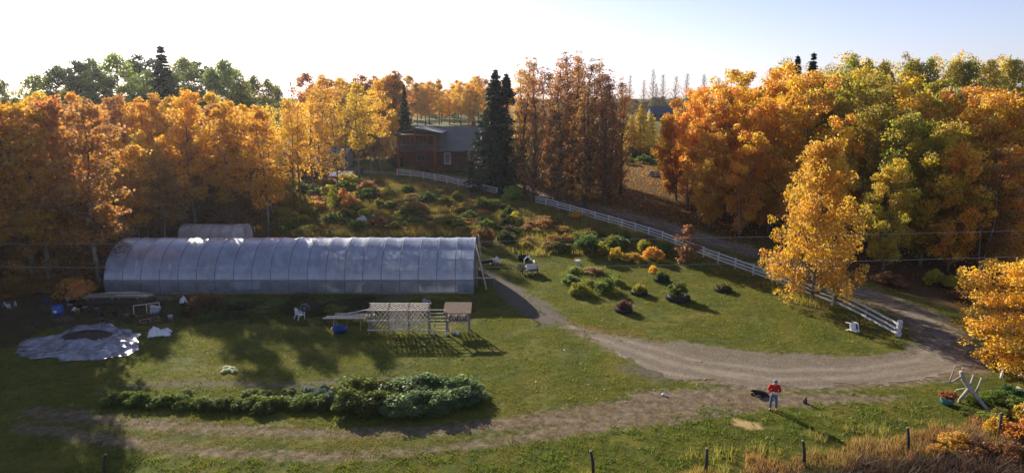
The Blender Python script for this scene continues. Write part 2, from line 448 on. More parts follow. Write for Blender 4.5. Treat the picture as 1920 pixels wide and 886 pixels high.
def bush(kind, name, label, cat, loc, w, h, col, group=None, i=None):
    P = PROTO[kind]; tr, cr, _ = P[rnd.randrange(len(P)) if i is None else i]
    e = thing(name, label, cat, V(loc) - V((0, 0, .04)), rnd.uniform(0, 6.28), group); e.scale = (w, w * rnd.uniform(.85, 1.1), h)
    link('stems', tr, e); c = link('foliage', cr, e); c.color = (*[min(.7, x * 1.4) for x in jit(col)], 1)
    return e
# ------------------------------------------------------------------ ground
def poly2(px): return np.array([[G(*p).x, G(*p).y] for p in px])
def seg_dist(X, Y, pts, w=None):
    "distance to a polyline minus its (varying) half width"
    best = np.full(X.shape, 1e9)
    for k in range(len(pts) - 1):
        a, b = pts[k], pts[k + 1]; d = b - a; L2 = (d ** 2).sum()
        t = np.clip(((X - a[0]) * d[0] + (Y - a[1]) * d[1]) / L2, 0, 1)
        ww = 0 if w is None else w[k] + (w[k + 1] - w[k]) * t
        best = np.minimum(best, np.hypot(X - a[0] - d[0] * t, Y - a[1] - d[1] * t) - ww)
    return best
def inside(X, Y, P):
    c = np.zeros(X.shape, bool); n = len(P)
    for i in range(n):
        x1, y1 = P[i]; x2, y2 = P[(i + 1) % n]
        cond = (y1 > Y) != (y2 > Y)
        with np.errstate(divide='ignore', invalid='ignore'):
            xi = (x2 - x1) * (Y - y1) / (y2 - y1 + 1e-12) + x1
        c ^= cond & (X < xi)
    return c
def soft(d, w): return np.clip(.5 - d / (2 * w), 0, 1)
def sdf(X, Y, P):
    d = seg_dist(X, Y, np.vstack([P, P[:1]])); return np.where(inside(X, Y, P), -d, d)

ROAD_BACK = [(1790, 680), (1765, 625), (1715, 588), (1650, 560), (1560, 527), (1450, 482), (1340, 452), (1240, 420), (1130, 392), (1010, 362), (930, 348), (850, 334), (770, 326), (690, 322), (600, 322), (520, 326)]
ROAD_PTS = np.array([[p.x, p.y] for p in (G(*q) for q in ROAD_BACK)])
PAD = poly2([(1040, 596), (1090, 612), (1150, 626), (1230, 637), (1330, 648), (1450, 660), (1560, 665), (1640, 665), (1690, 660), (1740, 640), (1800, 655), (1860, 690), (1790, 712), (1700, 724), (1600, 730), (1500, 736), (1420, 738), (1330, 722), (1250, 702), (1190, 680), (1130, 652), (1080, 628)])
def tracks(X, Y):
    d = np.full(X.shape, 1e9)
    for px, w in (([(1420, 745), (1250, 757), (1100, 775), (950, 794), (800, 808), (640, 812), (420, 806), (230, 790), (60, 770)], [1.0, 1.2, 1.1, .7, .5, .5, .55, .6, .6]),
                  ([(1420, 755), (1250, 775), (1100, 800), (950, 824), (800, 846), (620, 856), (450, 851), (300, 838), (200, 822), (40, 800)], [.9, 1.2, .9, .5, .4, .45, .45, .5, .5, .5]),
                  ([(1420, 742), (1300, 752), (1210, 745)], [1.0, 1.8, 1.0]), ([(1700, 745), (1560, 748), (1400, 752)], [.2, .8, 1.0])):
        d = np.minimum(d, seg_dist(X, Y, poly2(px), w))
    return d
def masks(X, Y):
    m = {}
    dirt = soft(tracks(X, Y), .7) * .95
    dirt = np.maximum(dirt, soft(sdf(X, Y, PAD), 1.0) * .9)
    dirt = np.maximum(dirt, soft(seg_dist(X, Y, ROAD_PTS, [2.2] * len(ROAD_PTS)), 1.2) * .9)
    m['dirt'] = dirt
    # worn earth from the greenhouse door to the drive, and beds of bare soil
    earth = soft(seg_dist(X, Y, poly2([(905, 505), (940, 530), (985, 565), (1035, 600)]), [.5, 1.2, 1.7, 1.4]), .9) * .95
    earth = np.maximum(earth, .8 * soft(seg_dist(X, Y, poly2([(230, 722), (350, 718), (560, 720), (760, 706)]), [.3, .5, .4, .3]), .5))
    earth = np.maximum(earth, .9 * soft(seg_dist(X, Y, poly2([(-40, 560), (60, 590), (200, 590), (300, 560)]), [3, 4, 3, 1]), 2.5))
    earth = np.maximum(earth, .75 * soft(seg_dist(X, Y, poly2([(905, 515), (700, 566), (480, 570), (250, 570)]), [1, .8, .8, .8]), 1.0))
    earth = np.maximum(earth, .8 * soft(seg_dist(X, Y, poly2([(1230, 700), (1180, 690)]), [1.2, .8]), 1.5))
    m['earth'] = earth
    red = soft(seg_dist(X, Y, poly2([(1060, 602), (1130, 620), (1240, 632)]), [.5, .6, .3]), .8) * .8
    red = np.maximum(red, .55 * soft(seg_dist(X, Y, poly2([(240, 712), (420, 712), (620, 716)]), [.5, .7, .4]), .9))
    m['red'] = red
    m['straw'] = soft(seg_dist(X, Y, poly2([(1380, 790), (1412, 798)]), [.45, .5]), .35)
    fall = soft(sdf(X, Y, poly2([(1160, 300), (1260, 310), (1470, 440), (1460, 470), (1330, 440), (1210, 410), (1010, 350)])), 5) * .9
    fall = np.maximum(fall, soft(seg_dist(X, Y, poly2([(1290, 470), (1400, 520), (1520, 572), (1620, 620)]), [.8, 1.2, 1.6, 1.2]), 2.0) * .75)
    fall = np.maximum(fall, soft(-(X - 20 - (70 - Y) * .2), 6) * 0)
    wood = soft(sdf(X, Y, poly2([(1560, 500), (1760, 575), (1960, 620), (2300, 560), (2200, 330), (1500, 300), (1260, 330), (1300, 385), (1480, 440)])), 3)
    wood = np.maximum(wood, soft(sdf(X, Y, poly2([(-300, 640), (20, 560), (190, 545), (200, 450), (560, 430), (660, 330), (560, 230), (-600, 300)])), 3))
    m['wood'] = wood; m['fall'] = fall
    m['brush'] = soft(sdf(X, Y, poly2([(470, 445), (905, 445), (950, 470), (1120, 470), (1290, 475), (1250, 440), (1090, 395), (990, 372), (930, 358), (800, 338), (660, 332), (560, 360)])), 2)
    return m
def axis_(lo, hi, step, far_lo, far_hi):
    a = list(np.arange(lo, hi + .01, step)); s = step
    while a[-1] < far_hi: s *= 1.25; a.append(a[-1] + s)
    s = step
    while a[0] > far_lo: s *= 1.25; a.insert(0, a[0] - s)
    return np.array(a)
gx = axis_(-75, 75, .5, -2500, 2500); gyy = axis_(20, 150, .5, -60, 3300)
X, Y = np.meshgrid(gx, gyy); M = masks(X, Y)
Pg = np.c_[X.ravel(), Y.ravel(), TZ(Y.ravel())]
nx, ny = len(gx), len(gyy)
ii = (np.arange(ny - 1)[:, None] * nx + np.arange(nx - 1)[None]).ravel()
Fg = np.c_[ii, ii + 1, ii + 1 + nx, ii + nx]

gm, t, b = newmat('meadow_ground')
n1 = noise(t, .35, 5); n2 = noise(t, 2.2, 5); n3 = noise(t, 14, 4, .7); n4 = noise(t, .09, 3)
g = ramp(t, n1, [(.3, (.025, .05, .006)), (.48, (.08, .10, .012)), (.6, (.15, .135, .02)), (.74, (.19, .13, .03))])
g = mixc(t, math_(t, 'MULTIPLY', n3, .7), g, ramp(t, n2, [(.38, (.03, .05, .007)), (.62, (.19, .165, .028))]))
def mask(name, nz, amt=.9):
    a = N(t, 'Attribute', attribute_name=name)
    v = math_(t, 'ADD', a.outputs['Fac'], math_(t, 'MULTIPLY', math_(t, 'SUBTRACT', nz, .5), amt))
    mr = N(t, 'MapRange'); mr.inputs[1].default_value = .32; mr.inputs[2].default_value = .68
    t.links.new(v, mr.inputs[0])
    z = math_(t, 'MULTIPLY', mr.outputs[0], math_(t, 'GREATER_THAN', a.outputs['Fac'], .004))
    return z
pebble = N(t, 'TexVoronoi'); pebble.inputs['Scale'].default_value = 9; tc = N(t, 'TexCoord'); t.links.new(tc.outputs['Object'], pebble.inputs['Vector'])
brush = ramp(t, n2, [(.3, (.05, .06, .015)), (.5, (.13, .10, .03)), (.7, (.20, .12, .035))])
g = mixc(t, mask('brush', n2), g, brush)
lit = ramp(t, pebble.outputs['Distance'], [(.0, (.36, .17, .035)), (.28, (.22, .10, .03)), (.5, (.06, .06, .018))])
g = mixc(t, mask('fall', n3, 1.3), g, lit)
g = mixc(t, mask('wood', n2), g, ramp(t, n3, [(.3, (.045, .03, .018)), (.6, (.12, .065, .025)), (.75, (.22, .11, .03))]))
g = mixc(t, math_(t, 'MULTIPLY', mask('red', n2, 1.1), .75), g, ramp(t, n3, [(.3, (.20, .07, .03)), (.7, (.30, .14, .05))]))
dirtc = ramp(t, n3, [(.25, (.085, .062, .043)), (.5, (.18, .135, .09)), (.75, (.29, .225, .155))])
dirtc = mixc(t, .6, dirtc, ramp(t, n2, [(.34, (.06, .043, .032)), (.5, (.17, .125, .08)), (.66, (.31, .24, .135))]))
g = mixc(t, mask('dirt', n2, 1.25), g, dirtc)
g = mixc(t, mask('earth', n2, 1.1), g, ramp(t, n3, [(.25, (.07, .055, .045)), (.7, (.19, .155, .125))]))
g = mixc(t, mask('straw', n2, .5), g, ramp(t, n3, [(.3, (.36, .24, .09)), (.7, (.52, .38, .18))]))
t.links.new(g, b.inputs['Base Color']); b.inputs['Roughness'].default_value = .95; b.inputs['Specular IOR Level'].default_value = .1
bp = N(t, 'Bump'); bp.inputs['Strength'].default_value = .55; bp.inputs['Distance'].default_value = .12
t.links.new(math_(t, 'ADD', math_(t, 'MULTIPLY', n2, .8), math_(t, 'MULTIPLY', n3, .5)), bp.inputs['Height']); t.links.new(bp.outputs[0], b.inputs['Normal'])
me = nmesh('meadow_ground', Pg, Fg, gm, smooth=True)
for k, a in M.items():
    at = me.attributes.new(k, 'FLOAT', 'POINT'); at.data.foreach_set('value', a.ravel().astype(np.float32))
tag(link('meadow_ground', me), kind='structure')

# gravel: the pad in front and the lane that climbs behind the fence, as sheets just above the meadow
gv, t, b = newmat('gravel')
n2 = noise(t, .9, 5); n3 = noise(t, 22, 3, .7)
pb = N(t, 'TexVoronoi'); pb.inputs['Scale'].default_value = 16; tc = N(t, 'TexCoord'); t.links.new(tc.outputs['Object'], pb.inputs['Vector'])
g = ramp(t, n2, [(.3, (.10, .072, .047)), (.5, (.19, .142, .096)), (.7, (.27, .21, .145))])
g = mixc(t, .45, g, ramp(t, pb.outputs['Color'], [(.1, (.08, .07, .06)), (.5, (.19, .16, .13)), (.9, (.38, .34, .29))]))
ra = N(t, 'Attribute', attribute_name='rut'); rv = math_(t, 'MULTIPLY', ra.outputs['Fac'], math_(t, 'SUBTRACT', n2, .08))
g = mixc(t, rv, g, (.34, .28, .205))
ba = N(t, 'Attribute', attribute_name='verge'); bv = math_(t, 'MULTIPLY', ba.outputs['Fac'], math_(t, 'GREATER_THAN', n2, .50))
g = mixc(t, math_(t, 'MULTIPLY', bv, .5), g, (.105, .092, .04))
t.links.new(g, b.inputs['Base Color']); b.inputs['Roughness'].default_value = .95; b.inputs['Specular IOR Level'].default_value = .15
bp = N(t, 'Bump'); bp.inputs['Strength'].default_value = .6; bp.inputs['Distance'].default_value = .05
t.links.new(math_(t, 'ADD', n3, math_(t, 'MULTIPLY', n2, 1.5)), bp.inputs['Height']); t.links.new(bp.outputs[0], b.inputs['Normal'])
def cellnoise(x, y, s):
    h = lambda i, j: (np.sin(i * 127.1 + j * 311.7) * 43758.5453) % 1
    x, y = x / s, y / s; i, j = np.floor(x), np.floor(y); u, v = x - i, y - j
    u, v = u * u * (3 - 2 * u), v * v * (3 - 2 * v)
    return (h(i, j) * (1 - u) + h(i + 1, j) * u) * (1 - v) + (h(i, j + 1) * (1 - u) + h(i + 1, j + 1) * u) * v
PATHS = [poly2([(1090, 616), (1180, 648), (1300, 682), (1450, 702), (1620, 700), (1740, 682), (1770, 650)]), poly2([(1120, 640), (1250, 690), (1420, 722), (1600, 716), (1750, 694), (1790, 670)]), ROAD_PTS]
def rut(x, y):
    o = np.zeros(len(x))
    for p in PATHS: o = np.maximum(o, np.exp(-((seg_dist(x, y, p) - .72) / .27) ** 2))
    return o
def verge(x, y):
    o = np.full(len(x), 1e9)
    for p in PATHS: o = np.minimum(o, np.abs(seg_dist(x, y, p)))
    return np.clip((o - 1.0) / .8, 0, 1) + np.exp(-(o / .3) ** 2) * .8
def sheet(name, fn, x0, x1, y0, y1, step, m, up):
    xs = np.arange(x0, x1, step); ys = np.arange(y0, y1, step); X, Y = np.meshgrid(xs, ys)
    d = fn(X, Y) + (cellnoise(X, Y, 2.6) - .5) * 1.5 + (cellnoise(X, Y, .9) - .45) * 1.3 + (cellnoise(X, Y, .3) - .5) * .6 + .25
    nx = len(xs); keep = (d < 0)
    q = keep[:-1, :-1] & keep[1:, :-1] & keep[:-1, 1:] & keep[1:, 1:]
    jj, kk = np.nonzero(q); i0 = jj * nx + kk
    F = np.c_[i0, i0 + 1, i0 + 1 + nx, i0 + nx]
    used, inv = np.unique(F.ravel(), return_inverse=True)
    P = np.c_[X.ravel()[used], Y.ravel()[used], TZ(Y.ravel()[used]) + up]
    me = nmesh(name, P, inv.reshape(-1, 4), m, smooth=True)
    for an, fn2 in (('rut', rut), ('verge', verge)):
        at = me.attributes.new(an, 'FLOAT', 'POINT'); at.data.foreach_set('value', fn2(P[:, 0], P[:, 1]).astype(np.float32))
    tag(link(name, me), kind='structure')
sheet('gravel_drive', lambda X, Y: sdf(X, Y, PAD), PAD[:, 0].min() - 1, PAD[:, 0].max() + 1, PAD[:, 1].min() - 1, PAD[:, 1].max() + 1, .16, gv, .012)
sheet('gravel_lane', lambda X, Y: seg_dist(X, Y, ROAD_PTS, [1.3] * len(ROAD_PTS)), ROAD_PTS[:, 0].min() - 3, ROAD_PTS[:, 0].max() + 3, ROAD_PTS[:, 1].min() - 3, ROAD_PTS[:, 1].max() + 3, .3, gv, .03)

# lawn blades, rough grass and fallen leaves (stuff)
def scatter(n, x0, x1, y0, y1): return rng.uniform(x0, x1, n), rng.uniform(y0, y1, n)
def inview(x, y, mar=60):
    # keeps scatter to the neighbourhood of what the photograph covers
    return np.abs(x) < (.80 * y + 3)
x, y = scatter(800000, -50, 50, 28, 72); m = masks(x, y)
bare_ = np.maximum.reduce([m['dirt'], m['earth'], m['straw'], m['red'] * .5])
pad = sdf(x, y, PAD)
pn = cellnoise(x, y, 1.6) * .6 + cellnoise(x, y, .5) * .4
k = inview(x, y) & (pad > rng.uniform(-1.0, .25, len(x))) & (rng.uniform(0, 1, len(x)) > bare_ * 1.15) & (m['wood'] < .5) & (pn > .30)
x, y, pn = x[k], y[k], pn[k]
pts = np.c_[x, y, TZ(y)]; n = len(x)
hh = (.04 + .10 * np.clip(pn - .3, 0, 1)) * rng.uniform(.6, 1.5, n)
P, F, v = blades(pts, hh, rng.uniform(.02, .045, n), rng, .55, np.clip(np.c_[rng.normal(cellnoise(x, y, 3.), .2), rng.normal(pn, .2), rng.uniform(0, 1, n)], 0, 1))
o = link('lawn_grass', nmesh('lawn_grass', P, F, GRASSM, v, nv=3)); o.color = (.14, .142, .014, 1); tag(o, 'short mown grass of the yard around the drive', 'grass', kind='stuff')

def rough(name, label, polypx, n, h0, h1, col, w=.035, lean=.35, clump=1.2, thr=.35):
    P0 = poly2(polypx); x, y = scatter(n, P0[:, 0].min(), P0[:, 0].max(), P0[:, 1].min(), P0[:, 1].max())
    d = sdf(x, y, P0); cn = cellnoise(x, y, clump) * .65 + cellnoise(x, y, clump * .3) * .35
    k = (d < (cn - .5) * 2.2) & (cn > thr) & (seg_dist(x, y, ROAD_PTS, [2.1] * len(ROAD_PTS)) > 0); x, y, cn = x[k], y[k], cn[k]; n = len(x)
    hh = (h0 + (h1 - h0) * cn) * rng.uniform(.55, 1.25, n)
    P, F, v = blades(np.c_[x, y, TZ(y)], hh, rng.uniform(.5, 1.3, n) * w, rng, lean, np.clip(np.c_[rng.normal(cellnoise(x + 50, y, 2.), .2), rng.normal(cn, .2), rng.uniform(0, 1, n)], 0, 1))
    o = link(name, nmesh(name, P, F, GRASSM, v, nv=3)); o.color = (*col, 1); tag(o, label, 'grass', kind='stuff')
rough('dry_grass', 'tall dry orange grass along the wire fence line', [(1180, 940), (1260, 905), (1380, 880), (1480, 852), (1560, 836), (1660, 822), (1790, 806), (1990, 770), (2030, 820), (1860, 838), (1700, 864), (1540, 886), (1440, 910), (1350, 980), (1230, 980)], 52000, .16, .55, (.31, .185, .065), .03, .3, 1.5, .3)
rough('ditch_shade_grass', 'matted grass beyond the wire fence, coloured dark for the shade of the ditch', [(1350, 980), (1440, 905), (1540, 882), (1700, 862), (1860, 836), (1990, 815), (2200, 960), (1500, 1000)], 42000, .3, .9, (.075, .045, .03), .04, .6, 1.0, .25)  # ditch shadow painted into the dark blade colour; the ground here stays flat
rough('seed_grass', 'pale seeding weeds at the lawn edge before the dry grass', [(1000, 905), (1240, 866), (1330, 850), (1450, 836), (1640, 796), (1760, 790), (1700, 818), (1540, 842), (1360, 886), (1250, 915)], 15000, .15, .6, (.24, .21, .05), .035, .3, .9, .48)
rough('lawn_tufts', 'coarse tufts and clover standing up in the mown grass', [(-150, 800), (220, 680), (330, 625), (620, 625), (900, 600), (1060, 470), (1290, 500), (1640, 640), (1300, 640), (1080, 640), (1180, 720), (900, 780), (500, 790)], 90000, .06, .2, (.13, .155, .02), .05, .6, .7, .56)
rough('front_tufts', 'coarse tufts and clover along the near side of the wheel tracks', [(150, 850), (600, 870), (1000, 835), (1300, 775), (1480, 758), (1740, 752), (1700, 800), (1480, 830), (1200, 880), (1000, 920), (100, 920)], 60000, .06, .2, (.12, .155, .02), .045, .6, .6, .52)
rough('track_grass', 'dry tan grass growing in and between the wheel tracks', [(60, 765), (230, 780), (640, 805), (900, 788), (1150, 752), (1300, 742), (1420, 738), (1420, 760), (1250, 785), (1000, 832), (800, 856), (450, 860), (200, 832), (40, 810)], 90000, .03, .10, (.20, .155, .06), .022, .7, .5, .46)
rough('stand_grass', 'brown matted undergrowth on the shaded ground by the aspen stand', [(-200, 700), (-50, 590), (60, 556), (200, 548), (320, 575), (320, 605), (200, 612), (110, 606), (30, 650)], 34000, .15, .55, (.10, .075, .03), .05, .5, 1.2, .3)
rough('island_grass', 'feathery green ground cover of the lawn island bed', [(1052, 520), (1070, 503), (1120, 500), (1160, 520), (1166, 540), (1130, 556), (1080, 556)], 9000, .15, .5, (.17, .20, .035), .04, .5, .5, .35)
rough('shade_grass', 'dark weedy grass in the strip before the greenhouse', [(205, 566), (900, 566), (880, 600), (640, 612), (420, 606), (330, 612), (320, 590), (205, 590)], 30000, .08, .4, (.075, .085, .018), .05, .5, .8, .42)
rough('bank_grass', 'rough autumn grass on the bank between greenhouse and lane', [(470, 446), (905, 446), (935, 452), (935, 384), (925, 374), (800, 348), (660, 336), (560, 360)], 150000, .25, .95, (.215, .165, .04), .05, .4, 1.5, .36)
rough('slope_grass', 'rough grass on the slope under the white fence', [(925, 476), (1120, 478), (1290, 480), (1420, 530), (1530, 585), (1545, 572), (1420, 512), (1290, 468), (1200, 438), (1100, 405), (1000, 376), (940, 374)], 70000, .25, .85, (.25, .215, .04), .05, .35, 1.5, .36)
x, y = scatter(90000, -30, 45, 35, 145); m = masks(x, y)
k = (rng.uniform(0, 1, len(x)) < np.maximum.reduce([m['fall'] * (Y_ := (y > 60)) * 1.0 + m['fall'] * .25, m['wood'] * .35, .012 + 0 * x])) & inview(x, y); x, y = x[k], y[k]; n = len(x)
c = np.c_[x, y, TZ(y) + .04]; tt = unit(rng.normal(size=(n, 3)) * np.array([1, 1, .25])); bb = unit(np.cross(tt, np.array([0, 0, 1.]) + rng.normal(size=(n, 3)) * .4))
s = (rng.uniform(.05, .10, n) * np.clip(y / 55, 1, 1.7))[:, None]
P = np.stack([c - tt * s, c + bb * s * .7, c + tt * s, c - bb * s * .7], 1).reshape(-1, 3)
o = link('fallen_leaves', nmesh('fallen_leaves', P, np.arange(4 * n).reshape(-1, 4), LEAF, np.repeat(rng.uniform(0, 1, (n, 3)), 4, axis=0))); o.color = (.45, .2, .04, 1)
tag(o, 'fallen orange leaves lying on the grass', 'leaves', kind='stuff')
# ------------------------------------------------------------------ buildings
def loc_of(px, py, Y): p = AT(px, py, Y); return p.x, p.z
logm, t, b = newmat('red_log_wall')
tc = N(t, 'TexCoord'); sepx = N(t, 'SeparateXYZ'); t.links.new(tc.outputs['Object'], sepx.inputs[0])
st = math_(t, 'SINE', math_(t, 'MULTIPLY', sepx.outputs['Z'], 24.0)); st = math_(t, 'MULTIPLY_ADD', st, .5); st.node.inputs[2].default_value = .5
g = mixc(t, noise(t, 1.5, 5), (.09, .02, .012), (.17, .042, .024)); t.links.new(mixc(t, math_(t, 'LESS_THAN', st, .08), g, (.06, .02, .015)), b.inputs['Base Color'])
b.inputs['Roughness'].default_value = .6
bp = N(t, 'Bump'); bp.inputs['Strength'].default_value = .8; bp.inputs['Distance'].default_value = .08; t.links.new(st, bp.inputs['Height']); t.links.new(bp.outputs[0], b.inputs['Normal'])
roofm, t, b = newmat('grey_metal_roof')
tc = N(t, 'TexCoord'); wv = N(t, 'TexWave'); wv.inputs['Scale'].default_value = 1.1; wv.bands_direction = 'X'; t.links.new(tc.outputs['Object'], wv.inputs['Vector'])
g = ramp(t, noise(t, .8, 5), [(.3, (.12, .117, .105)), (.7, (.20, .19, .165))])
t.links.new(mixc(t, math_(t, 'LESS_THAN', wv.outputs['Fac'], .12), g, (.13, .13, .12)), b.inputs['Base Color']); b.inputs['Roughness'].default_value = .6
bp = N(t, 'Bump'); bp.inputs['Strength'].default_value = .4; bp.inputs['Distance'].default_value = .04; t.links.new(wv.outputs['Fac'], bp.inputs['Height']); t.links.new(bp.outputs[0], b.inputs['Normal'])
glass, t, b = newmat('window_glass')
b.inputs['Base Color'].default_value = (.03, .035, .04, 1); b.inputs['Roughness'].default_value = .08; b.inputs['Specular IOR Level'].default_value = .8
GREENTRIM = mat('green_trim', (.035, .07, .055), .5, .2, 3)
def window(parent, c, w, h, name='window', fm=None, d=.12):
    mb = MB(); x, y, z = c; fm = fm or WOODG
    for a, bb, s in (((x, y, z - h / 2), None, (w + .16, d, .09)), ((x, y, z + h / 2), None, (w + .16, d, .09))): mb.box(a, s, fm)
    for sx in (-1, 1): mb.box((x + sx * w / 2, y, z), (.09, d * .94, h - .09), fm)
    mb.box((x, y, z), (.06, d * .8, h - .09), fm)
    wn = mb.build(name, parent)
    MB().box((x, y + .02, z), (w - .09, .03, h - .09), glass).build('pane', wn)
    return wn
hx0, _ = loc_of(747, 290, 122); hx1, _ = loc_of(816, 290, 122); hz = float(TZ(124))
HX = (hx0 + hx1) / 2
H = thing('log_house', 'red log house with timber porch and grey metal roof at the top of the lane', 'house', (HX, 122, hz))
def hl(px, py, Y): p = AT(px, py, Y); return V((p.x - HX, Y - 122, p.z - hz))
pl, pr = hx0 - HX, hx1 - HX
deck = hl(780, 283, 122).z; rz = hl(776, 239, 121.2).z; ez = hl(747, 253, 122).z; ex = hl(915, 283, 124.6).x
eave = hl(860, 282.5, 124.6).z; ridge = hl(860, 237, 131).z
MB().box(((pl + ex) / 2 - .2, 9, eave / 2 + .1), (ex - pl - 1.0, 9.5, eave + .2 + .6), logm).build('wall', H)
mb = MB()                                     # upper storey behind the porch
mb.box(((pl + pr) / 2, 8.6, (eave + ez) / 2 + .1), (pr - pl - .3, 9.4, ez - eave + .5), logm)
mb.add([(pl + .2, 3.92, ez + .3), (pr - .2, 3.92, ez + .3), (hl(776, 239, 121.2).x, 3.92, rz - .15), (pl + .2, 13, ez + .3), (pr - .2, 13, ez + .3), (hl(776, 239, 121.2).x, 13, rz - .15)], [(0, 1, 2), (3, 5, 4), (0, 2, 5, 3), (1, 4, 5, 2)], logm)
mb.build('upper_wall', H)
def slab(mb, a, b_, c, d, th, m):
    "roof slab from four corners (a,b front; c,d back) with thickness downwards"
    P = [V(p) for p in (a, b_, c, d)]; q = [p - V((0, 0, th)) for p in P]
    mb.add(P + q, [(0, 1, 2, 3), (7, 6, 5, 4), (0, 4, 5, 1), (1, 5, 6, 2), (2, 6, 7, 3), (3, 7, 4, 0)], m)
mb = MB()
slab(mb, (pl - .3, 2.6, eave), (ex, 2.6, eave), (ex, 9.2, ridge), (pl - .3, 9.2, ridge), .18, roofm)
slab(mb, (ex, 15.5, eave + .4), (pl - .3, 15.5, eave + .4), (pl - .3, 9.22, ridge), (ex, 9.22, ridge), .18, roofm)
main = mb.build('roof', H)
mb = MB(); mb.box((ex - 3, 9.6, ridge + .3), (.8, .8, 1.6), mat('brick_chimney', (.22, .10, .07), .9, .3, 8)); mb.build('chimney', main)
px_ = hl(777, 239, 121.2).x; le = hl(738, 252, 121.2); re = hl(829, 249, 121.2)
mb = MB()
slab(mb, (le.x, -1.0, le.z), (px_, -1.0, rz), (px_, 9.6, rz), (le.x, 9.6, le.z), .16, roofm)
slab(mb, (px_ + .004, -1.0, rz), (re.x, -1.0, re.z), (re.x, 9.6, re.z), (px_ + .004, 9.6, rz), .16, roofm)
pr_ = mb.build('porch_roof', H)
mb = MB(); mb.beam((le.x, -1.06, le.z - .12), (px_, -1.06, rz - .12), .1, .3, GREENTRIM); mb.beam((px_, -1.06, rz - .12), (re.x, -1.06, re.z - .12), .1, .3, GREENTRIM); mb.build('fascia', pr_)
for x in (pl, pr):
    m = MB(); m.tube([(x, 0, -.6), (x, 0, ez + .1)], [.27, .23], ORANGE_POST, 10); m.build('post', H)
for x, s in ((pl, 1), (pr, -1)):
    m = MB(); m.beam((x, 0, deck - 1.5), (x + s * 1.3, 0, deck - .25), .2, .2, ORANGE_POST); m.build('brace', H)
mb = MB(); mb.box(((pl + pr) / 2, 1.9, deck - .1), (pr - pl + .3, 4.0, .22), ORANGE_POST); mb.build('deck', H)
mb = MB(); mb.tube([(pl - .4, 0, ez - .05), (pr + .4, 0, ez - .05)], .2, ORANGE_POST, 8); mb.tube([(px_, 0, ez), (px_, 0, rz - .2)], .16, ORANGE_POST, 8); mb.build('tie_beam', H)
mb = MB(); mb.tube([(px_ - .1, -.06, deck), (px_ - .1, -.06, ez - .1)], .13, ORANGE_POST, 8); mb.build('post', H)
mb = MB()
for k in range(46): mb.box((pl + .3 + (pr - pl - .6) * k / 45, -.05, deck + .55), (.09, .03, .9), DARKM)
mb.box(((pl + pr) / 2, -.05, deck + 1.05), (pr - pl - .4, .09, .08), WOODG); mb.build('railing', H)
c = hl(789, 296, 126.0); window(H, (c.x, 4.18, c.z), 1.5, 1.1)
c = hl(793, 261, 126.0); window(H, (c.x, 3.84, c.z), 1.6, 1.5)
c = hl(762, 263, 126.0); window(H, (c.x, 3.84, c.z - .2), 1.3, 1.9, 'window', ORANGE_POST)
c = hl(885, 296, 126.2); window(H, (c.x, 4.18, c.z), 1.6, 1.1)
c = hl(839, 297, 126.2); mb = MB(); mb.box((c.x, 4.2, c.z), (1.25, .12, 2.15), WHITE); dr = mb.build('door', H)
MB().box((c.x, 4.13, c.z - .02), (.8, .04, 1.75), mat('door_blue', (.10, .14, .20), .4, .1)).build('door_panel', dr)

def shed(name, label, px0, px1, pyb, Y, hw, hr, dep, wm, rm, n=0, cat='shed', over=.35, doors=True):
    "gable shed, ridge along x"
    x0, _ = loc_of(px0, pyb, Y); x1, _ = loc_of(px1, pyb, Y); w = x1 - x0
    e = thing(name, label, cat, ((x0 + x1) / 2, Y, float(TZ(Y)) - .1))
    mb = MB(); mb.box((0, dep / 2, hw / 2), (w, dep, hw), wm)
    for s in (-1, 1):
        mb.add([(s * w / 2, 0, hw), (s * w / 2, dep, hw), (s * w / 2, dep / 2, hr - .12)], [(0, 1, 2)], wm)
    mb.build('wall', e); mb = MB(); o = over; k = (hr - hw) / (dep / 2)
    slab(mb, (-w / 2 - o, -o, hw - o * k + .1), (w / 2 + o, -o, hw - o * k + .1), (w / 2 + o, dep / 2, hr + .1), (-w / 2 - o, dep / 2, hr + .1), .1, rm)
    slab(mb, (w / 2 + o, dep + o, hw - o * k + .1), (-w / 2 - o, dep + o, hw - o * k + .1), (-w / 2 - o, dep / 2 + .004, hr + .1), (w / 2 + o, dep / 2 + .004, hr + .1), .1, rm)
    mb.build('roof', e)
    if doors:
        mb = MB(); mb.box((-w * .2, -.03, hw * .4), (1.1, .07, hw * .8), GREY_METAL); mb.build('door', e)
        if w > 5: window(e, (w * .22, -.01, hw * .55), 1.1, .9)
    return e
GREYWALL = mat('grey_shed_wall', (.34, .33, .31), .7, .15, 2)
WROOF = mat('pale_metal_roof', (.62, .60, .57), .35, .12, 1.5, metal=.3)
shed('storage_shed', 'long pale grey storage shed behind thin aspen trunks left of the house', 586, 648, 306, 129, 2.7, 3.9, 6, GREYWALL, roofm)
shed('garden_shed', 'small brown shed under a bright metal roof deep among the orange aspens', 478, 535, 300, 124, 2.2, 3.4, 4, mat('brown_shed_wall', (.10, .07, .05), .8, .3), WROOF)
shed('low_kennel', 'low kennel with a dazzling white roof beside the gravel lane', 620, 654, 321, 116, .75, 1.25, 3.2, GREYWALL, mat('bright_white_roof', (.8, .8, .8), .25, .05, 2), doors=False, cat='kennel')
shed('barn', 'dark roofed barn far off beyond the gap in the trees', 1222, 1290, 238, 235, 2.2, 5.0, 11, mat('barn_wall', (.09, .075, .07), .8, .2), mat('dark_barn_roof', (.06, .065, .085), .6, .15), doors=True, cat='barn')
bx = G(674, 326); e = thing('waste_bin', 'dark green waste bin at the edge of the gravel lane', 'bin', bx, .3)
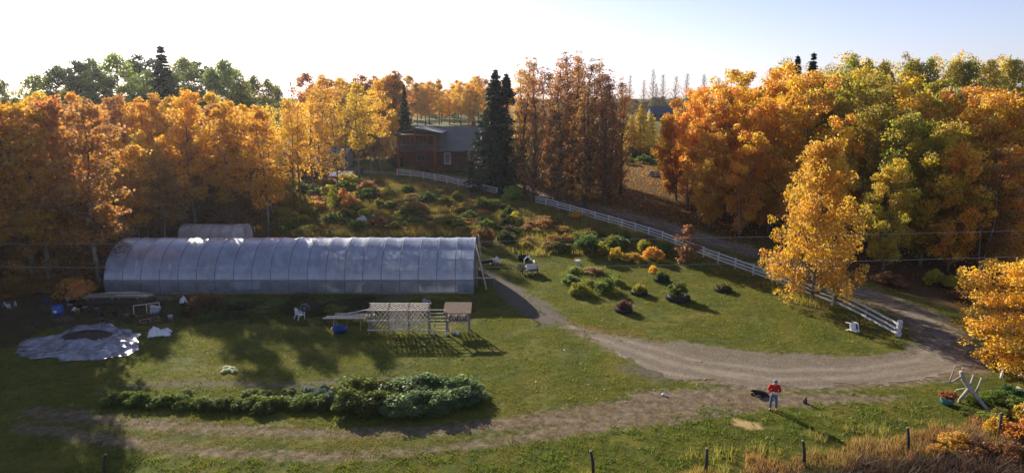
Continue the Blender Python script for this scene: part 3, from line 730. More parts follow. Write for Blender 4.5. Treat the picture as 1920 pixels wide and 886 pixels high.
mb = MB(); mb.box((0, 0, .5), (1.3, .9, 1.0), GREENTRIM, taper=1.12); mb.build('body', e); mb = MB(); mb.box((0, .02, 1.08), (1.55, 1.1, .12), DARKM, (.12, 0, 0)); mb.build('lid', e)

# ---- the big greenhouse
def mixs(t, f, a, c):
    m = N(t, 'MixShader')
    if hasattr(f, 'links'): t.links.new(f, m.inputs[0])
    else: m.inputs[0].default_value = f
    t.links.new(a, m.inputs[1]); t.links.new(c, m.inputs[2]); return m.outputs[0]
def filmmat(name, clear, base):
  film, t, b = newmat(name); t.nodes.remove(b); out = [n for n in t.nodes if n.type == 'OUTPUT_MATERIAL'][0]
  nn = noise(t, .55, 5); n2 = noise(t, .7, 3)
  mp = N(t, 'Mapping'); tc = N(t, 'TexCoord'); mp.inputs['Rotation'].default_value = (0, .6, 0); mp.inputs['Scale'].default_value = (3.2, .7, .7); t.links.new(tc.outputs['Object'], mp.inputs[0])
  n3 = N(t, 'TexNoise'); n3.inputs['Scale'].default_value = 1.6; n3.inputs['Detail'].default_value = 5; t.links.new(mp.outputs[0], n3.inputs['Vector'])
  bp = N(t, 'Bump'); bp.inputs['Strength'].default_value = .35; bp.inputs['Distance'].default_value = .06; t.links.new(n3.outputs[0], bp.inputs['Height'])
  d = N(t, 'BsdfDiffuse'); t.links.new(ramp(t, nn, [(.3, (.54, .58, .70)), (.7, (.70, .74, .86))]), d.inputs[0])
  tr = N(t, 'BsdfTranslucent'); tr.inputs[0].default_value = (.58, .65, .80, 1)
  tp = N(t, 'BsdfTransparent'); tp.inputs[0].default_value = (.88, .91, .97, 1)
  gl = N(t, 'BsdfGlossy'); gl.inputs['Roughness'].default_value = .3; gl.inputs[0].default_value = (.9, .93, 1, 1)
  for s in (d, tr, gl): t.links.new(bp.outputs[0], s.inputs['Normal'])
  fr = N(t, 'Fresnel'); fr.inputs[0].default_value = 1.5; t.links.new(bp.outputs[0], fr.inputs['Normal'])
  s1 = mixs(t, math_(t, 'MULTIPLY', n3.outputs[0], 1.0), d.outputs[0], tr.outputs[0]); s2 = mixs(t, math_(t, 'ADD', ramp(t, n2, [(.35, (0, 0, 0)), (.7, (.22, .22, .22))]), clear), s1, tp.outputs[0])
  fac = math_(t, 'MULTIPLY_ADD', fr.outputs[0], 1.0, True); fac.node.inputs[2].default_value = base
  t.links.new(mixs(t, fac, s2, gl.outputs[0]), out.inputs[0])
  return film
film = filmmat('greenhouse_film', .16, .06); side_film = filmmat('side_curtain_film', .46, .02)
g0 = G(203, 548); g1 = G(888, 553); gxa, gxb, gy0 = g0.x, g1.x, (g0.y + g1.y) / 2
GW, GL = 8.0, gxb - gxa
GH = thing('greenhouse', 'long plastic film greenhouse with hooped ribs standing in the yard', 'greenhouse', ((gxa + gxb) / 2, gy0, 0))
half = [(0, 0), (-.03, .6), (0, 1.2), (.16, 1.85), (.55, 2.55), (1.2, 3.2), (2.1, 3.72), (3.05, 4.03), (4, 4.15)]
half = [(y, z * AT(500, 446, gy0 + 4).z / 4.15) for y, z in half]
prof = half + [(GW - y, z) for y, z in half[-2::-1]]
def profp(k):  # finer, smooth profile
    P = [V((0, y, z)) for y, z in prof]; out = []
    for i in range(len(P) - 1):
        a, b_, c, d_ = P[max(i - 1, 0)], P[i], P[i + 1], P[min(i + 2, len(P) - 1)]
        for j in range(k):
            u = j / k; out.append(.5 * ((2 * b_) + (c - a) * u + (2 * a - 5 * b_ + 4 * c - d_) * u * u + (3 * b_ - 3 * c + d_ - a) * u ** 3))
    return out + [P[-1]]
PP = profp(3); NB = 20; rows = []
for p_i, p in enumerate(PP):
    a = PP[max(p_i - 1, 0)]; c = PP[min(p_i + 1, len(PP) - 1)]; tg = (c - a).normalized(); nr = V((0, tg.z, -tg.y))
    row = []
    for i in range(NB * 6 + 1):
        u = i / (NB * 6); ph = (u * NB) % 1
        sag = .05 * math.sin(math.pi * ph) * (1 + .5 * math.sin(i * .37 + p_i * .2)) + .012 * math.sin(i * 2.1 + p_i * .9)
        if p_i in (0, len(PP) - 1): sag = 0
        row.append(V((-GL / 2 + GL * u, p.y, p.z)) + nr * sag)
    rows.append(row)
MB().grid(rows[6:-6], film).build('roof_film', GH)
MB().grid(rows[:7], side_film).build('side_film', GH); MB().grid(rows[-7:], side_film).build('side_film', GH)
HOOP = mat('galvanised_hoop', (.10, .115, .17), .6, .1, 4)
for k in range(NB + 1):
    x = -GL / 2 + GL * k / NB
    MB().tube([(x, y, z) for _, y, z in [(0, p.y, p.z) for p in PP[::2]]], .028, HOOP, 6).build('hoop', GH)
mb = MB()
for y, z in ((-.03, half[2][1]), (GW + .03, half[2][1])): mb.box((0, y, z), (GL, .05, .14), mat('hip_board', (.20, .20, .24), .6, .2))
mb.build('hip_board', GH)
mb = MB()
for y in (-.06, GW + .06): mb.box((0, y, .09), (GL, .05, .2), WOODG)
mb.build('base_board', GH)
MB().tube([(-GL / 2, 4, half[-1][1] - .12), (GL / 2, 4, half[-1][1] - .12)], .03, HOOP, 6).build('ridge_pipe', GH)
for s in (-1, 1):
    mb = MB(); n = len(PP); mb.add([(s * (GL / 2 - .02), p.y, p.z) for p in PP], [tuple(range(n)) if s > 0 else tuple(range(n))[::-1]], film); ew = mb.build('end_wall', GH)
    mb = MB()
    for y in (2.6, 5.4): mb.box((s * (GL / 2 + .05), y, 1.75), (.09, .1, 3.5), WOODG)
    mb.box((s * (GL / 2 + .05), 4, 2.3), (.088, 2.7, .1), WOODG); mb.box((s * (GL / 2 + .05), 4, 1.15), (.05, 2.6, 2.2), GREYWALL if s > 0 else film); mb.build('door', ew)
# what stands inside
def bench(name, label, x, y, w, d, h, m, cat='bench'):
    e = thing(name, label, cat, ((gxa + gxb) / 2 + x, gy0 + y, 0)); mb = MB(); mb.box((0, 0, h), (w, d, .08), m); mb.build('top', e)
    for sx in (-1, 1):
        for sy in (-1, 1): MB().box((sx * (w / 2 - .1), sy * (d / 2 - .1), h / 2 - .02), (.08, .08, h - .04), WOODG).build('leg', e)
    mb = MB(); mb.box((0, -d / 2 + .02, h * .55), (w - .3, .02, h * .75), m); mb.build('skirt', e)
xg = lambda px: AT(px, 525, gy0 + 1.2).x - (gxa + gxb) / 2
bench('potting_bench', 'white skirted bench inside the greenhouse opposite the round bush', xg(462), 1.2, 3.0, .9, 1.0, WPLASTIC)
bench('seedling_bench', 'brown wooden bench inside the greenhouse above the lattice arbour', xg(705), 1.2, 3.2, .9, 1.15, mat('brown_bench', (.30, .20, .15), .7, .2))
bench('work_table', 'low work table inside the greenhouse near its shaded end', xg(300), 1.6, 4.0, .9, .9, WOODG, 'table')
e = thing('water_tank', 'teal water tank inside the greenhouse by its door end', 'tank', ((gxa + gxb) / 2 + xg(868), gy0 + 1.1, 0))
mb = MB(); mb.lathe([(.85, 0), (.95, .1), (.95, 1.0), (.85, 1.15)], (0, 0, 0), TEAL, 18); mb.build('body', e); mb = MB(); mb.lathe([(.3, 0), (.3, .12), (.1, .16)], (0, 0, 1.15), DARKM, 12); mb.build('lid', e)
for k, px in enumerate((250, 380, 560, 620, 770, 810)):
    bush('shrub', 'tomato_plant', 'leafy green crop growing inside the greenhouse', 'plant', ((gxa + gxb) / 2 + xg(px), gy0 + 3.4 + .6 * (k % 2), 0), 2.2, 1.5, GREEN, 'crops inside the greenhouse')

# ---- small hoop house behind
a = AT(332, 440, 76); c_ = AT(452, 440, 76); yb = 76.0; L = c_.x - a.x; r0 = 1.75; gz = float(TZ(77)) - .2
ztop = AT(395, 420, 77.7).z - gz
HH = thing('hoop_house', 'small white film hoop tunnel standing behind the greenhouse', 'greenhouse', ((a.x + c_.x) / 2, yb, gz))
film2 = mat('milky_film', (.62, .57, .50), .35, .3, 1.2, .5, spec=.5)
pp = [(r0 - r0 * math.cos(math.pi * i / 14), ztop * math.sin(math.pi * i / 14) ** .62) for i in range(15)]
MB().grid([[(-L / 2 + L * k / 20, y, z) for k in range(21)] for y, z in pp], film2).build('roof_film', HH)
for k in range(7): MB().tube([(-L / 2 + L * k / 6, y, z + .03) for y, z in pp], .022, GREYWALL if k < 6 else WPLASTIC, 6).build('hoop', HH)
for s in (-1, 1):
    MB().add([(s * (L / 2 - .03), y, z) for y, z in pp], [tuple(range(15))], film2).build('end_wall', HH)
# ------------------------------------------------------------------ trees
GL_ = 'aspens in the stand left of the greenhouse'
def row(kind, name, label, cat, Y, px0, px1, n, top0, top1, cols, group, wide=1.0, dy=3.0):
    for k in range(n):
        px = px0 + (px1 - px0) * (k + .5 + rnd.uniform(-.35, .35)) / n
        top, YY, col = rnd.uniform(top0, top1), Y + rnd.uniform(-dy, dy), rnd.choice(cols)
        if group == GL_:
            lab = ('low bushy ' if kind == 'lowaspen' else 'low ' if top0 > 260 else 'airy ' if kind in ('airy', 'sparse') else 'tall ') + tone(col) + ' aspen in ' + pick(Y, (63, 'the nearest row'), (73, 'the second row'), (84, 'the third row'), (95, 'the fourth row'), (None, 'the hindmost row')) + ' of the stand ' + pick(px, (10, 'beyond the pale bundle'), (125, 'above the blue drum'), (215, 'at the greenhouse shaded corner'), (330, 'above the greenhouse shaded end'), (470, 'above the hoop tunnel'), (None, 'beside the sheds'))
        elif group.startswith('aspens behind') or group.startswith('poplars above'):
            lab = tone(col) + ' ' + label.split(' ', 1 if not label.startswith(('pale', 'half')) else 2)[-1] + pick(px, (640, '' if 'sheds' in label else ' above the sheds'), (750, ' beside the porch spruce'), (840, ' above the porch'), (1000, ' near the roof ridge'), (1560, ' by the paired spruce tips'), (1700, ' above the lone maple'), (1800, ' past the second spruce tips'), (None, ' at the wood end'))
        else: lab = label
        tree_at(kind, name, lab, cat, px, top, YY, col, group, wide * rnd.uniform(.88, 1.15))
row('aspen', 'aspen_tree', 'orange aspen in the front of the stand before the greenhouse shaded end', 'aspen', 62, -170, 150, 11, 178, 215, [ORANGE, ORANGE, RUST], GL_, 1.05)
row('aspen', 'aspen_tree', 'orange aspen close behind the greenhouse shaded end', 'aspen', 77, 120, 300, 5, 240, 290, [ORANGE, RUST, GOLD], GL_, 1.1)
for px, top in ((342, 172), (415, 195), (485, 200)):
    tree_at('aspen', 'aspen_tree', 'tall orange aspen throwing its shadow over the greenhouse', 'aspen', px, top, 80, ORANGE, GL_, 1.1)
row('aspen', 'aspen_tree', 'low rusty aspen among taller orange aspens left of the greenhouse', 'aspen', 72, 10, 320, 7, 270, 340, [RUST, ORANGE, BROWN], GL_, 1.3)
row('aspen', 'aspen_tree', 'orange aspen in the middle of the stand behind the greenhouse', 'aspen', 90, -60, 450, 14, 176, 215, [ORANGE, ORANGE, GOLD, RUST], GL_, 1.05)
row('aspen', 'aspen_tree', 'golden aspen at the back of the stand under the dark pines', 'aspen', 99, -80, 480, 12, 172, 205, [ORANGE, GOLD, ORANGE], GL_, 1.1)
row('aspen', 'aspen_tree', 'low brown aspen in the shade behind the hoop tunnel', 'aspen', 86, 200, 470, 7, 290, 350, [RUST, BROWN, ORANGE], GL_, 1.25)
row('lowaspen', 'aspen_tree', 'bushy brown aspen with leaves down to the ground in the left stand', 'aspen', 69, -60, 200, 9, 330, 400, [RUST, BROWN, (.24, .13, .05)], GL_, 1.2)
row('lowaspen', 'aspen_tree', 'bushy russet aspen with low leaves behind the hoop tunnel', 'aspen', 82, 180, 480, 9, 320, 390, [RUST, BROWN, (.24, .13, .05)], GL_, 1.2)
row('lowaspen', 'aspen_tree', 'bushy aspen at the lit end of the stand near the sheds', 'aspen', 94, 440, 640, 5, 325, 365, [RUST, BROWN, OLIVE], GL_, 1.0)
row('aspen', 'aspen_tree', 'orange aspen at the near corner of the stand by the tarpaulin', 'aspen', 56, -420, -60, 8, 150, 200, [ORANGE, RUST], GL_, 1.15)
row('aspen', 'aspen_tree', 'orange aspen at the near corner of the stand by the tarpaulin', 'aspen', 66, -520, -120, 8, 150, 190, [ORANGE, RUST], GL_, 1.15)
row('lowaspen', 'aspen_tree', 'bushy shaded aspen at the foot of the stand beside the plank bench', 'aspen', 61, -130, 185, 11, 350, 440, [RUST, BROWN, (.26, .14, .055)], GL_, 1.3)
row('airy', 'aspen_tree', 'airy golden aspen standing behind the hoop tunnel', 'aspen', 93, 440, 580, 4, 180, 215, [ORANGE, GOLD], GL_, 1.0)
row('sparse', 'aspen_tree', 'thin half bare aspen screening the sheds left of the house', 'aspen', 101, 470, 640, 6, 165, 215, [GOLD, ORANGE], GL_, .9)
for px, top, Y, c in ((600, 140, 113, ORANGE), (665, 155, 107, GOLD), (640, 150, 118, ORANGE), (705, 150, 126, ORANGE), (590, 165, 105, ORANGE), (690, 172, 112, GOLD)):
    tree_at('airy', 'aspen_tree', 'golden aspen with bare lower trunk between the sheds and house', 'aspen', px, top, Y, c, 'aspens beside the house', 1.1)
GB = 'dark trees above the orange stand'
for px, top, Y in ((60, 140, 132), (100, 125, 138), (130, 115, 135), (170, 112, 142), (215, 100, 138), (255, 105, 146), (340, 108, 140), (370, 118, 146), (190, 130, 128), (280, 135, 130), (330, 140, 128), (420, 112, 140), (395, 130, 132), (440, 128, 150)):
    tree_at('pine', 'pine_tree', 'dark green pine rising behind the orange aspens', 'pine', px, top, Y, rnd.choice([(.11, .15, .04), (.13, .17, .04)]), GB, 1.15) if rnd.random() < .4 else tree_at('poplar', 'poplar_tree', 'full green poplar rising behind the orange aspens', 'poplar', px, top, Y, rnd.choice([(.20, .25, .045), (.26, .29, .05), (.17, .22, .045)]), GB, 1.25)
for px, top, Y in ((5, 152, 140), (60, 175, 120), (25, 185, 118), (120, 170, 120), (475, 142, 150), (500, 150, 145), (455, 150, 135), (520, 160, 150)):
    tree_at('poplar', 'poplar_tree', 'yellow green poplar at the skyline edge of the pines', 'poplar', px, top, Y, YGREEN, GB, 1.1)
tree_at('spruce', 'spruce_tree', 'tallest dark spruce breaking the skyline among the pines', 'spruce', 300, 84, 128, SPRUCEC, None, 1.7)
tree_at('bare', 'bare_tree', 'leafless grey tree at the skyline between pines and orange aspens', 'tree', 545, 148, 140, RUST)
# behind the house
row('aspen', 'aspen_tree', 'orange aspen on the skyline behind the sheds', 'aspen', 150, 570, 750, 13, 132, 160, [ORANGE, (.42, .17, .03)], 'aspens behind the house', 1.2)
row('aspen', 'aspen_tree', 'golden aspen on the upper lawn behind the house roof', 'aspen', 212, 720, 905, 16, 140, 172, [GOLD, ORANGE, GOLD], 'aspens behind the house', 1.3, 8)
row('aspen', 'aspen_tree', 'pale orange aspen deep on the skyline behind the house', 'aspen', 250, 680, 960, 15, 148, 170, [ORANGE, (.45, .22, .05)], 'aspens behind the house', 1.5, 10)
tree_at('maple', 'maple_tree', 'round golden maple on the upper lawn behind the roof ridge', 'maple', 886, 148, 205, GOLD, None, .8)
tree_at('spruce', 'spruce_tree', 'dark narrow spruce against the porch side of the house', 'spruce', 757, 156, 131, SPRUCEC, None, .85)
tree_at('twinspruce', 'spruce_tree', 'big dark twin topped spruce hiding the end of the house', 'spruce', 938, 130, 108, SPRUCEC, None, 1.15, rz=.2)
# tall rusty clump
GC = 'tall rusty cottonwoods beside the lane'
CW = (.33, .16, .065)
for px, top, Y, c in ((975, 118, 113, ORANGE), (985, 105, 104, (.48, .25, .06)), (1008, 97, 110, CW), (1022, 118, 116, CW), (1040, 108, 103, (.46, .22, .06)), (1058, 97, 109, CW), (1076, 102, 102, CW), (1092, 98, 112, (.46, .23, .06)), (1110, 104, 105, CW), (1128, 112, 113, RUST), (1145, 120, 103, CW), (1160, 142, 110, RUST), (1168, 165, 104, RUST), (1000, 140, 98, CW), (1052, 140, 96, RUST), (1100, 150, 96, RUST), (1135, 165, 97, BROWN), (1030, 128, 107, CW), (1068, 122, 106, CW), (1085, 118, 116, (.36, .18, .07)), (1118, 130, 108, CW), (1150, 150, 101, CW), (990, 128, 115, CW)):
    tree_at('tallaspen', 'cottonwood_tree', 'tall slender ' + tone(c) + ' cottonwood at the ' + ('front' if Y < 103 else 'back' if Y > 109 else 'heart') + ' of the clump ' + pick(px, (1012, 'nearest the twin topped spruce'), (1062, 'just right of its edge'), (1112, 'at its middle'), (None, 'nearest the yellow larches')), 'cottonwood', px + rnd.uniform(-5, 5), top + rnd.uniform(-4, 12), Y, c, GC, rnd.uniform(1.0, 1.45))
# gap: larches, bare poplars, far wood
for px, top, Y in ((1203, 195, 152), (1185, 215, 150), (1220, 208, 156)):
    tree_at('larch', 'larch_tree', 'soft yellow larch in the gap beyond the leaf strewn lawn', 'larch', px, top, Y, (.52, .38, .05), 'yellow larches in the gap', 1.75)
for px, top in ((1168, 138), (1185, 128), (1205, 135), (1225, 132), (1247, 136), (1270, 138), (1292, 140), (1318, 142), (1345, 140), (1362, 146), (1312, 150), (1235, 150)):
    tree_at('bare', 'bare_poplar', 'tall leafless poplar in the far windbreak', 'poplar', px + rnd.uniform(-5, 5), top + rnd.uniform(-5, 16), rnd.uniform(280, 335), BROWN, 'bare poplars of the far windbreak', rnd.uniform(1.1, 1.7))
row('lowaspen', 'distant_tree', 'small brown tree of the far wood beyond the barn', 'tree', 330, 1100, 1460, 40, 180, 196, [(.16, .11, .06), (.20, .14, .06), (.12, .10, .05)], 'far brown wood beyond the barn', 1.8, 14)
row('lowaspen', 'aspen_tree', 'bushy orange young aspen closing the gaps behind the sheds', 'aspen', 142, 555, 745, 10, 205, 245, [ORANGE, RUST, GOLD], 'young aspens behind the sheds', 1.2, 6)
row('lowaspen', 'aspen_tree', 'bushy brown young aspen far beyond the upper lawn', 'aspen', 275, 560, 1000, 34, 186, 204, [RUST, ORANGE, (.30, .20, .06)], 'young aspens beyond the upper lawn', 1.6, 14)
# right hand wood
GR = 'maples of the wood behind the lane'
AMB = (.60, .39, .045); OLG = (.42, .34, .04); TGOLD = (.48, .36, .04); TOLIVE = (.34, .29, .04)
for px, top, Y, c, w in ((1278, 185, 100, (.54, .26, .04), .85), (1300, 172, 94, (.58, .27, .04), .85), (1320, 165, 104, ORANGE, .9), (1345, 170, 88, (.58, .29, .035), .9), (1262, 215, 104, ORANGE, .7),
        (1390, 132, 100, AMB, 1.0), (1375, 165, 90, ORANGE, .95), (1430, 135, 95, AMB, 1.0), (1465, 132, 100, GOLD, 1.0), (1485, 122, 92, ORANGE, 1.0), (1420, 200, 84, ORANGE, .95), (1460, 185, 82, GOLD, .95), (1400, 250, 80, ORANGE, .9), (1340, 250, 84, ORANGE, .9),
        (1530, 138, 84, AMB, 1.0), (1570, 140, 88, TOLIVE, 1.05), (1610, 130, 92, TGOLD, 1.1), (1640, 140, 82, TOLIVE, 1.0), (1690, 135, 88, TGOLD, 1.1), (1730, 150, 80, GOLD, 1.0), (1775, 150, 84, TOLIVE, 1.0), (1660, 200, 74, TOLIVE, .95), (1600, 215, 76, GOLD, .95), (1715, 215, 70, TOLIVE, 1.0), (1760, 230, 68, TGOLD, 1.0), (1550, 260, 76, GOLD, .9),
        (1820, 165, 80, ORANGE, 1.0), (1860, 175, 75, ORANGE, 1.0), (1905, 195, 72, AMB, 1.0), (1945, 190, 76, ORANGE, 1.0), (1810, 270, 66, ORANGE, .95), (1870, 280, 64, RUST, 1.0), (1930, 275, 66, ORANGE, 1.0), (1990, 230, 70, ORANGE, 1.0),
        (1500, 300, 78, ORANGE, .9), (1680, 300, 66, TGOLD, .85)):
    tn = {ORANGE: 'orange', RUST: 'rust brown', AMB: 'bright amber', GOLD: 'golden', TGOLD: 'green gold', TOLIVE: 'olive gold'}.get(c, 'deep orange')
    tree_at('maple', 'maple_tree', tn + ' maple at the ' + ('front' if Y < 77 else 'middle' if Y < 89 else 'back') + ' of the wood ' + pick(px, (1350, 'edging the leaf strewn lawn'), (1440, 'above the young russet tree'), (1520, 'just left of the lone maple'), (1640, 'behind the lone maple'), (1740, 'behind the sagging fence'), (1840, 'above the lane bend'), (None, 'behind the round golden maple')), 'maple', px, top, Y, c, GR, w * .95)
row('poplar', 'poplar_tree', 'pale yellow poplar showing above the maple wood', 'poplar', 118, 1590, 1960, 12, 98, 118, [(.30, .30, .05), (.42, .36, .06), (.52, .42, .08)], 'poplars above the maple wood', .85)
row('sparse', 'poplar_tree', 'half bare poplar showing above the maple wood', 'poplar', 124, 1470, 1960, 14, 96, 120, [YELLOW, (.50, .42, .12), (.42, .36, .16)], 'poplars above the maple wood', .9)
for px, top in ((1497, 102), (1527, 97), (1702, 118), (1716, 112)):
    tree_at('spruce', 'spruce_tree', 'dark spruce tip showing above the maple wood', 'spruce', px, top, 122, SPRUCEC, 'spruces above the maple wood', 1.1)
# single trees in front
p = G(1522, 566)
tree('front', 'maple_tree', 'tall pale orange maple standing alone at the white fence', 'maple', p - V((0, 0, .1)), AT(1540, 258, p.y).z - p.z, (.54, .325, .045), None, .84, rz=.4)
p = ground(AT(1892, 690, 41.5).x, 41.5)
tree('gold', 'maple_tree', 'round golden maple beside the dead branches at the drive', 'maple', p - V((0, 0, .1)), AT(1880, 487, 41.5).z - p.z, (.64, .38, .045), None, 1.3)
p = G(1287, 496)
tree('young', 'young_tree', 'slim young tree with russet leaves against the white fence', 'tree', p, 4.3, (.30, .15, .065), None, 1.35)

# shrubs
def bushes(label, group, spots, name='shrub', cat='shrub', kind='shrub'):
    for px, py, w, h, c in spots:
        lab = label
        if label.startswith('wild shrub on the rough'): lab = ('low ' if h < 1.2 else 'tall ') + tone(c) + ' shrub on the rough bank ' + pick(py, (365, 'close under the lane'), (405, 'halfway up'), (None, 'close behind the greenhouse')) + pick(px, (630, ' below the sheds'), (760, ' below the porch'), (None, ' toward the gully'))
        elif label.startswith('wild shrub on the slope'): lab = ('low ' if h < 1.1 else 'tall ') + tone(c) + ' shrub on the slope under the white fence ' + pick(px, (1030, 'by the gully'), (1130, 'above the trailer'), (None, 'near the orange shrubs'))
        elif label.startswith(('shaded', 'russet', 'brown under')): lab = tone(c) + ' ' + label.split(' ', 1)[1]
        bush(kind, name, lab, cat, G(px, py), w, h, c, group)
sp = []
for k in range(84):
    px = rnd.uniform(490, 925); py = rnd.uniform(342 + max(0, px - 700) * .19, 436); sp.append((px, py, rnd.uniform(1.8, 4.2), rnd.uniform(.8, 1.9), rnd.choice([GREEN, (.05, .075, .015), GREEN, (.11, .12, .022), (.11, .12, .022), OLIVE, (.20, .17, .035), BROWN, (.20, .15, .03)])))
bushes('wild shrub on the rough bank between greenhouse and lane', 'wild shrubs on the bank', sp)
sp = []
for k in range(46):
    u = rnd.random(); px = 960 + 290 * u; y0, y1 = 402 + 64 * u, 470 + 10 * u
    sp.append((px, rnd.uniform(y0, y1), rnd.uniform(1.3, 3.0), rnd.uniform(.7, 1.8), rnd.choice([GREEN, OLIVE, (.12, .13, .022), (.14, .15, .025), (.20, .12, .04), BROWN, (.24, .17, .03), (.22, .12, .03)])))
bushes('wild shrub on the slope below the white fence', 'wild shrubs below the white fence', sp)
bushes('dark green shrub in the gully that climbs to the vine', 'dark shrubs in the gully', [(948 + rnd.uniform(-8, 8), 396 + 9 * k, rnd.uniform(1.6, 2.4), rnd.uniform(1.0, 1.9), rnd.choice([(.035, .05, .012), (.05, .07, .015), (.05, .045, .02)])) for k in range(8)])
sp = [(rnd.uniform(-60, 205), rnd.uniform(480, 560), rnd.uniform(2, 4), rnd.uniform(1, 2.6), rnd.choice([RUST, BROWN, (.24, .12, .03)])) for k in range(40)]
bushes('brown undergrowth shrub among the aspen trunks left of the greenhouse', 'undergrowth in the aspen stand', sp)
sp = [(rnd.uniform(470, 690), rnd.uniform(325, 405), rnd.uniform(2, 4), rnd.uniform(1.2, 2.8), rnd.choice([RUST, BROWN, OLIVE])) for k in range(16)]
bushes('russet undergrowth shrub at the lit edge of the aspen stand', 'undergrowth at the stand edge', sp)
sp = [(rnd.uniform(1560, 1960), rnd.uniform(515, 575) , rnd.uniform(1.5, 3), rnd.uniform(.8, 2), rnd.choice([RUST, BROWN, OLIVE])) for k in range(16)]
bushes('shaded shrub at the foot of the maple wood', 'undergrowth of the maple wood', [s for s in sp if s[1] < 532 + (s[0] - 1560) * .12])
sp = [(rnd.uniform(1165, 1260), rnd.uniform(278, 318), rnd.uniform(2, 4.5), rnd.uniform(1, 2), rnd.choice([(.05, .10, .03), GREEN, (.06, .11, .035)])) for k in range(16)]
bushes('dense green garden plant beyond the leaf strewn lawn', 'garden patch beyond the lawn', sp, 'garden_plant', 'plant')
for (px, py, w, h, c, lb) in ((1222, 488, 2.2, 1.7, (.44, .25, .03), 'round bright orange shrub highest beside the white fence'), (1185, 490, 1.9, 1.2, (.34, .20, .03), 'low orange shrub beside the brightest round one'),
        (1155, 486, 1.5, 1.5, (.42, .29, .03), 'small yellow shrub at the end of the orange shrubs'), (1225, 512, .8, 1.0, (.55, .33, .03), 'tiny yellow sapling on the lawn above the dark tyre'),
        (1100, 478, 2.6, 2.9, (.07, .11, .02), 'tall leafy green shrub at the lawn corner'), (1080, 408, 1.8, 1.0, (.5, .28, .03), 'low yellow shrub halfway up the slope'),
        (962, 376, 3.4, 2.7, (.16, .27, .03), 'bright green climbing vine heaped over the end of the fence'), (738, 312, 2.4, 2.3, (.06, .085, .02), 'clipped green shrub by the porch corner'),
        (905, 460, 2.6, 2.6, (.20, .11, .035), 'rusty shrub behind the greenhouse door end'), (388, 588, 2.7, 2.3, (.12, .08, .025), 'round red and olive bush before the greenhouse film')):
    bush('shrub', 'shrub', lb, 'shrub', G(px, py), w, h, c)
bushes('shaded flower clump along the foot of the house', 'plants at the house foot', [(x, y, 2.2, 1.2, c) for x, y, c in ((775, 322, OLIVE), (800, 320, BROWN), (825, 322, BROWN), (855, 322, GREEN), (880, 322, GREEN), (760, 324, (.25, .28, .05)), (905, 328, GREEN))])
# long bed hedge, kale, and the big leafy patch
sp = [(220 + 390 * k / 21 + rnd.uniform(-5, 5), 752 + 12 * math.sin(k / 21 * 2.6) + rnd.uniform(-3, 3), rnd.uniform(1.1, 1.5), rnd.uniform(.45, .7), jit((.075, .105, .018), .2)) for k in range(22)]
bushes('low green bean plant in the long narrow garden bed', 'bean plants in the long bed', sp, 'bean_plant', 'plant', 'spiky')
bushes('low green plant at the sunny side of the long garden bed', 'plants along the bed edge', [(rnd.uniform(225, 600), rnd.uniform(738, 744), .9, .4, (.11, .13, .025)) for k in range(12)], 'bean_plant', 'plant')
bushes('grey green kale plant between the beans and the big leafy patch', 'kale plants in the long bed', [(600, 748, .9, .8, (.075, .105, .08)), (622, 756, 1.0, .85, (.08, .11, .085)), (580, 738, .9, .6, (.075, .105, .08)), (606, 732, .8, .5, (.07, .10, .08)), (545, 735, .6, .4, (.07, .1, .08))], 'kale_plant', 'plant')
sp = []
for k in range(24):
    u = (k % 12 + rnd.uniform(.2, .8)) / 12; r2 = k // 12
    sp.append((655 + 225 * u, 745 + 30 * r2 - 8 * u + rnd.uniform(-4, 4) - 22 * abs(u - .5) * r2, rnd.uniform(1.9, 2.6), rnd.uniform(1.05, 1.4), jit((.12, .16, .06) if u > .35 else (.09, .105, .02), .15)))
bushes('leafy squash plant in the big green patch of the garden bed', 'big leafy patch in the garden bed', sp, 'squash_plant', 'plant')
# golden bushes near the dead branches
bushes('golden bush by the wire fence below the round maple', 'golden bushes by the wire fence', [(1790, 838, 1.3, 1.0, (.34, .20, .04)), (1870, 812, 1.2, 1.1, (.38, .24, .035)), (1915, 830, 1.8, 1.5, (.30, .14, .03)), (1895, 865, 1.6, 1.3, (.17, .075, .03)), (1925, 790, 1.4, 1.3, (.34, .25, .04)), (1850, 850, 1.2, .7, (.17, .08, .03)), (1760, 852, 1.0, .7, (.30, .17, .04)), (1830, 862, 1.3, .8, (.14, .07, .03))], 'golden_shrub')
bushes('low green leafy plant under the dead branches', 'green plants under the dead branches', [(1830, 755, 1.1, .5, GREEN), (1860, 750, 1.4, .7, GREEN), (1895, 745, 1.5, .9, (.06, .11, .03)), (1910, 765, 1.3, .8, (.13, .17, .03)), (1845, 785, 1.2, .5, (.15, .18, .035)), (1880, 780, 1.0, .6, (.2, .2, .04)), (1815, 775, 1.0, .4, (.13, .16, .03))], 'leafy_plant', 'plant')
# island bed on the lawn
for (px, py, w, h, c, lb, kd) in ((1088, 552, 1.9, 1.35, (.20, .19, .03), 'round yellow green bush at the front of the lawn island bed', 'shrub'), (1137, 547, 2.2, 1.5, (.09, .11, .02), 'round dark green bush at the back of the lawn island bed', 'shrub'), (1070, 532, 1.6, .9, (.11, .16, .05), 'feathery green clump at the edge of the lawn island bed', 'spiky'), (1112, 515, 2.2, .8, (.22, .14, .07), 'withered brown clump on top of the lawn island bed', 'spiky'), (1080, 512, 2.0, .7, (.16, .19, .035), 'low green clump nearest the wooden box', 'spiky'), (1105, 538, 2.0, .8, (.16, .17, .03), 'middle green clump between the two round bushes', 'spiky'), (1030, 470, 1.6, 1.0, (.15, .17, .03), 'leafy green clump above the loaded trailer', 'shrub'), (1160, 535, 1.2, .7, (.13, .15, .03), 'small green clump between island bed and tyre planters', 'spiky')):
    bush(kd, 'garden_bush', lb, 'bush', G(px, py), w, h, c)

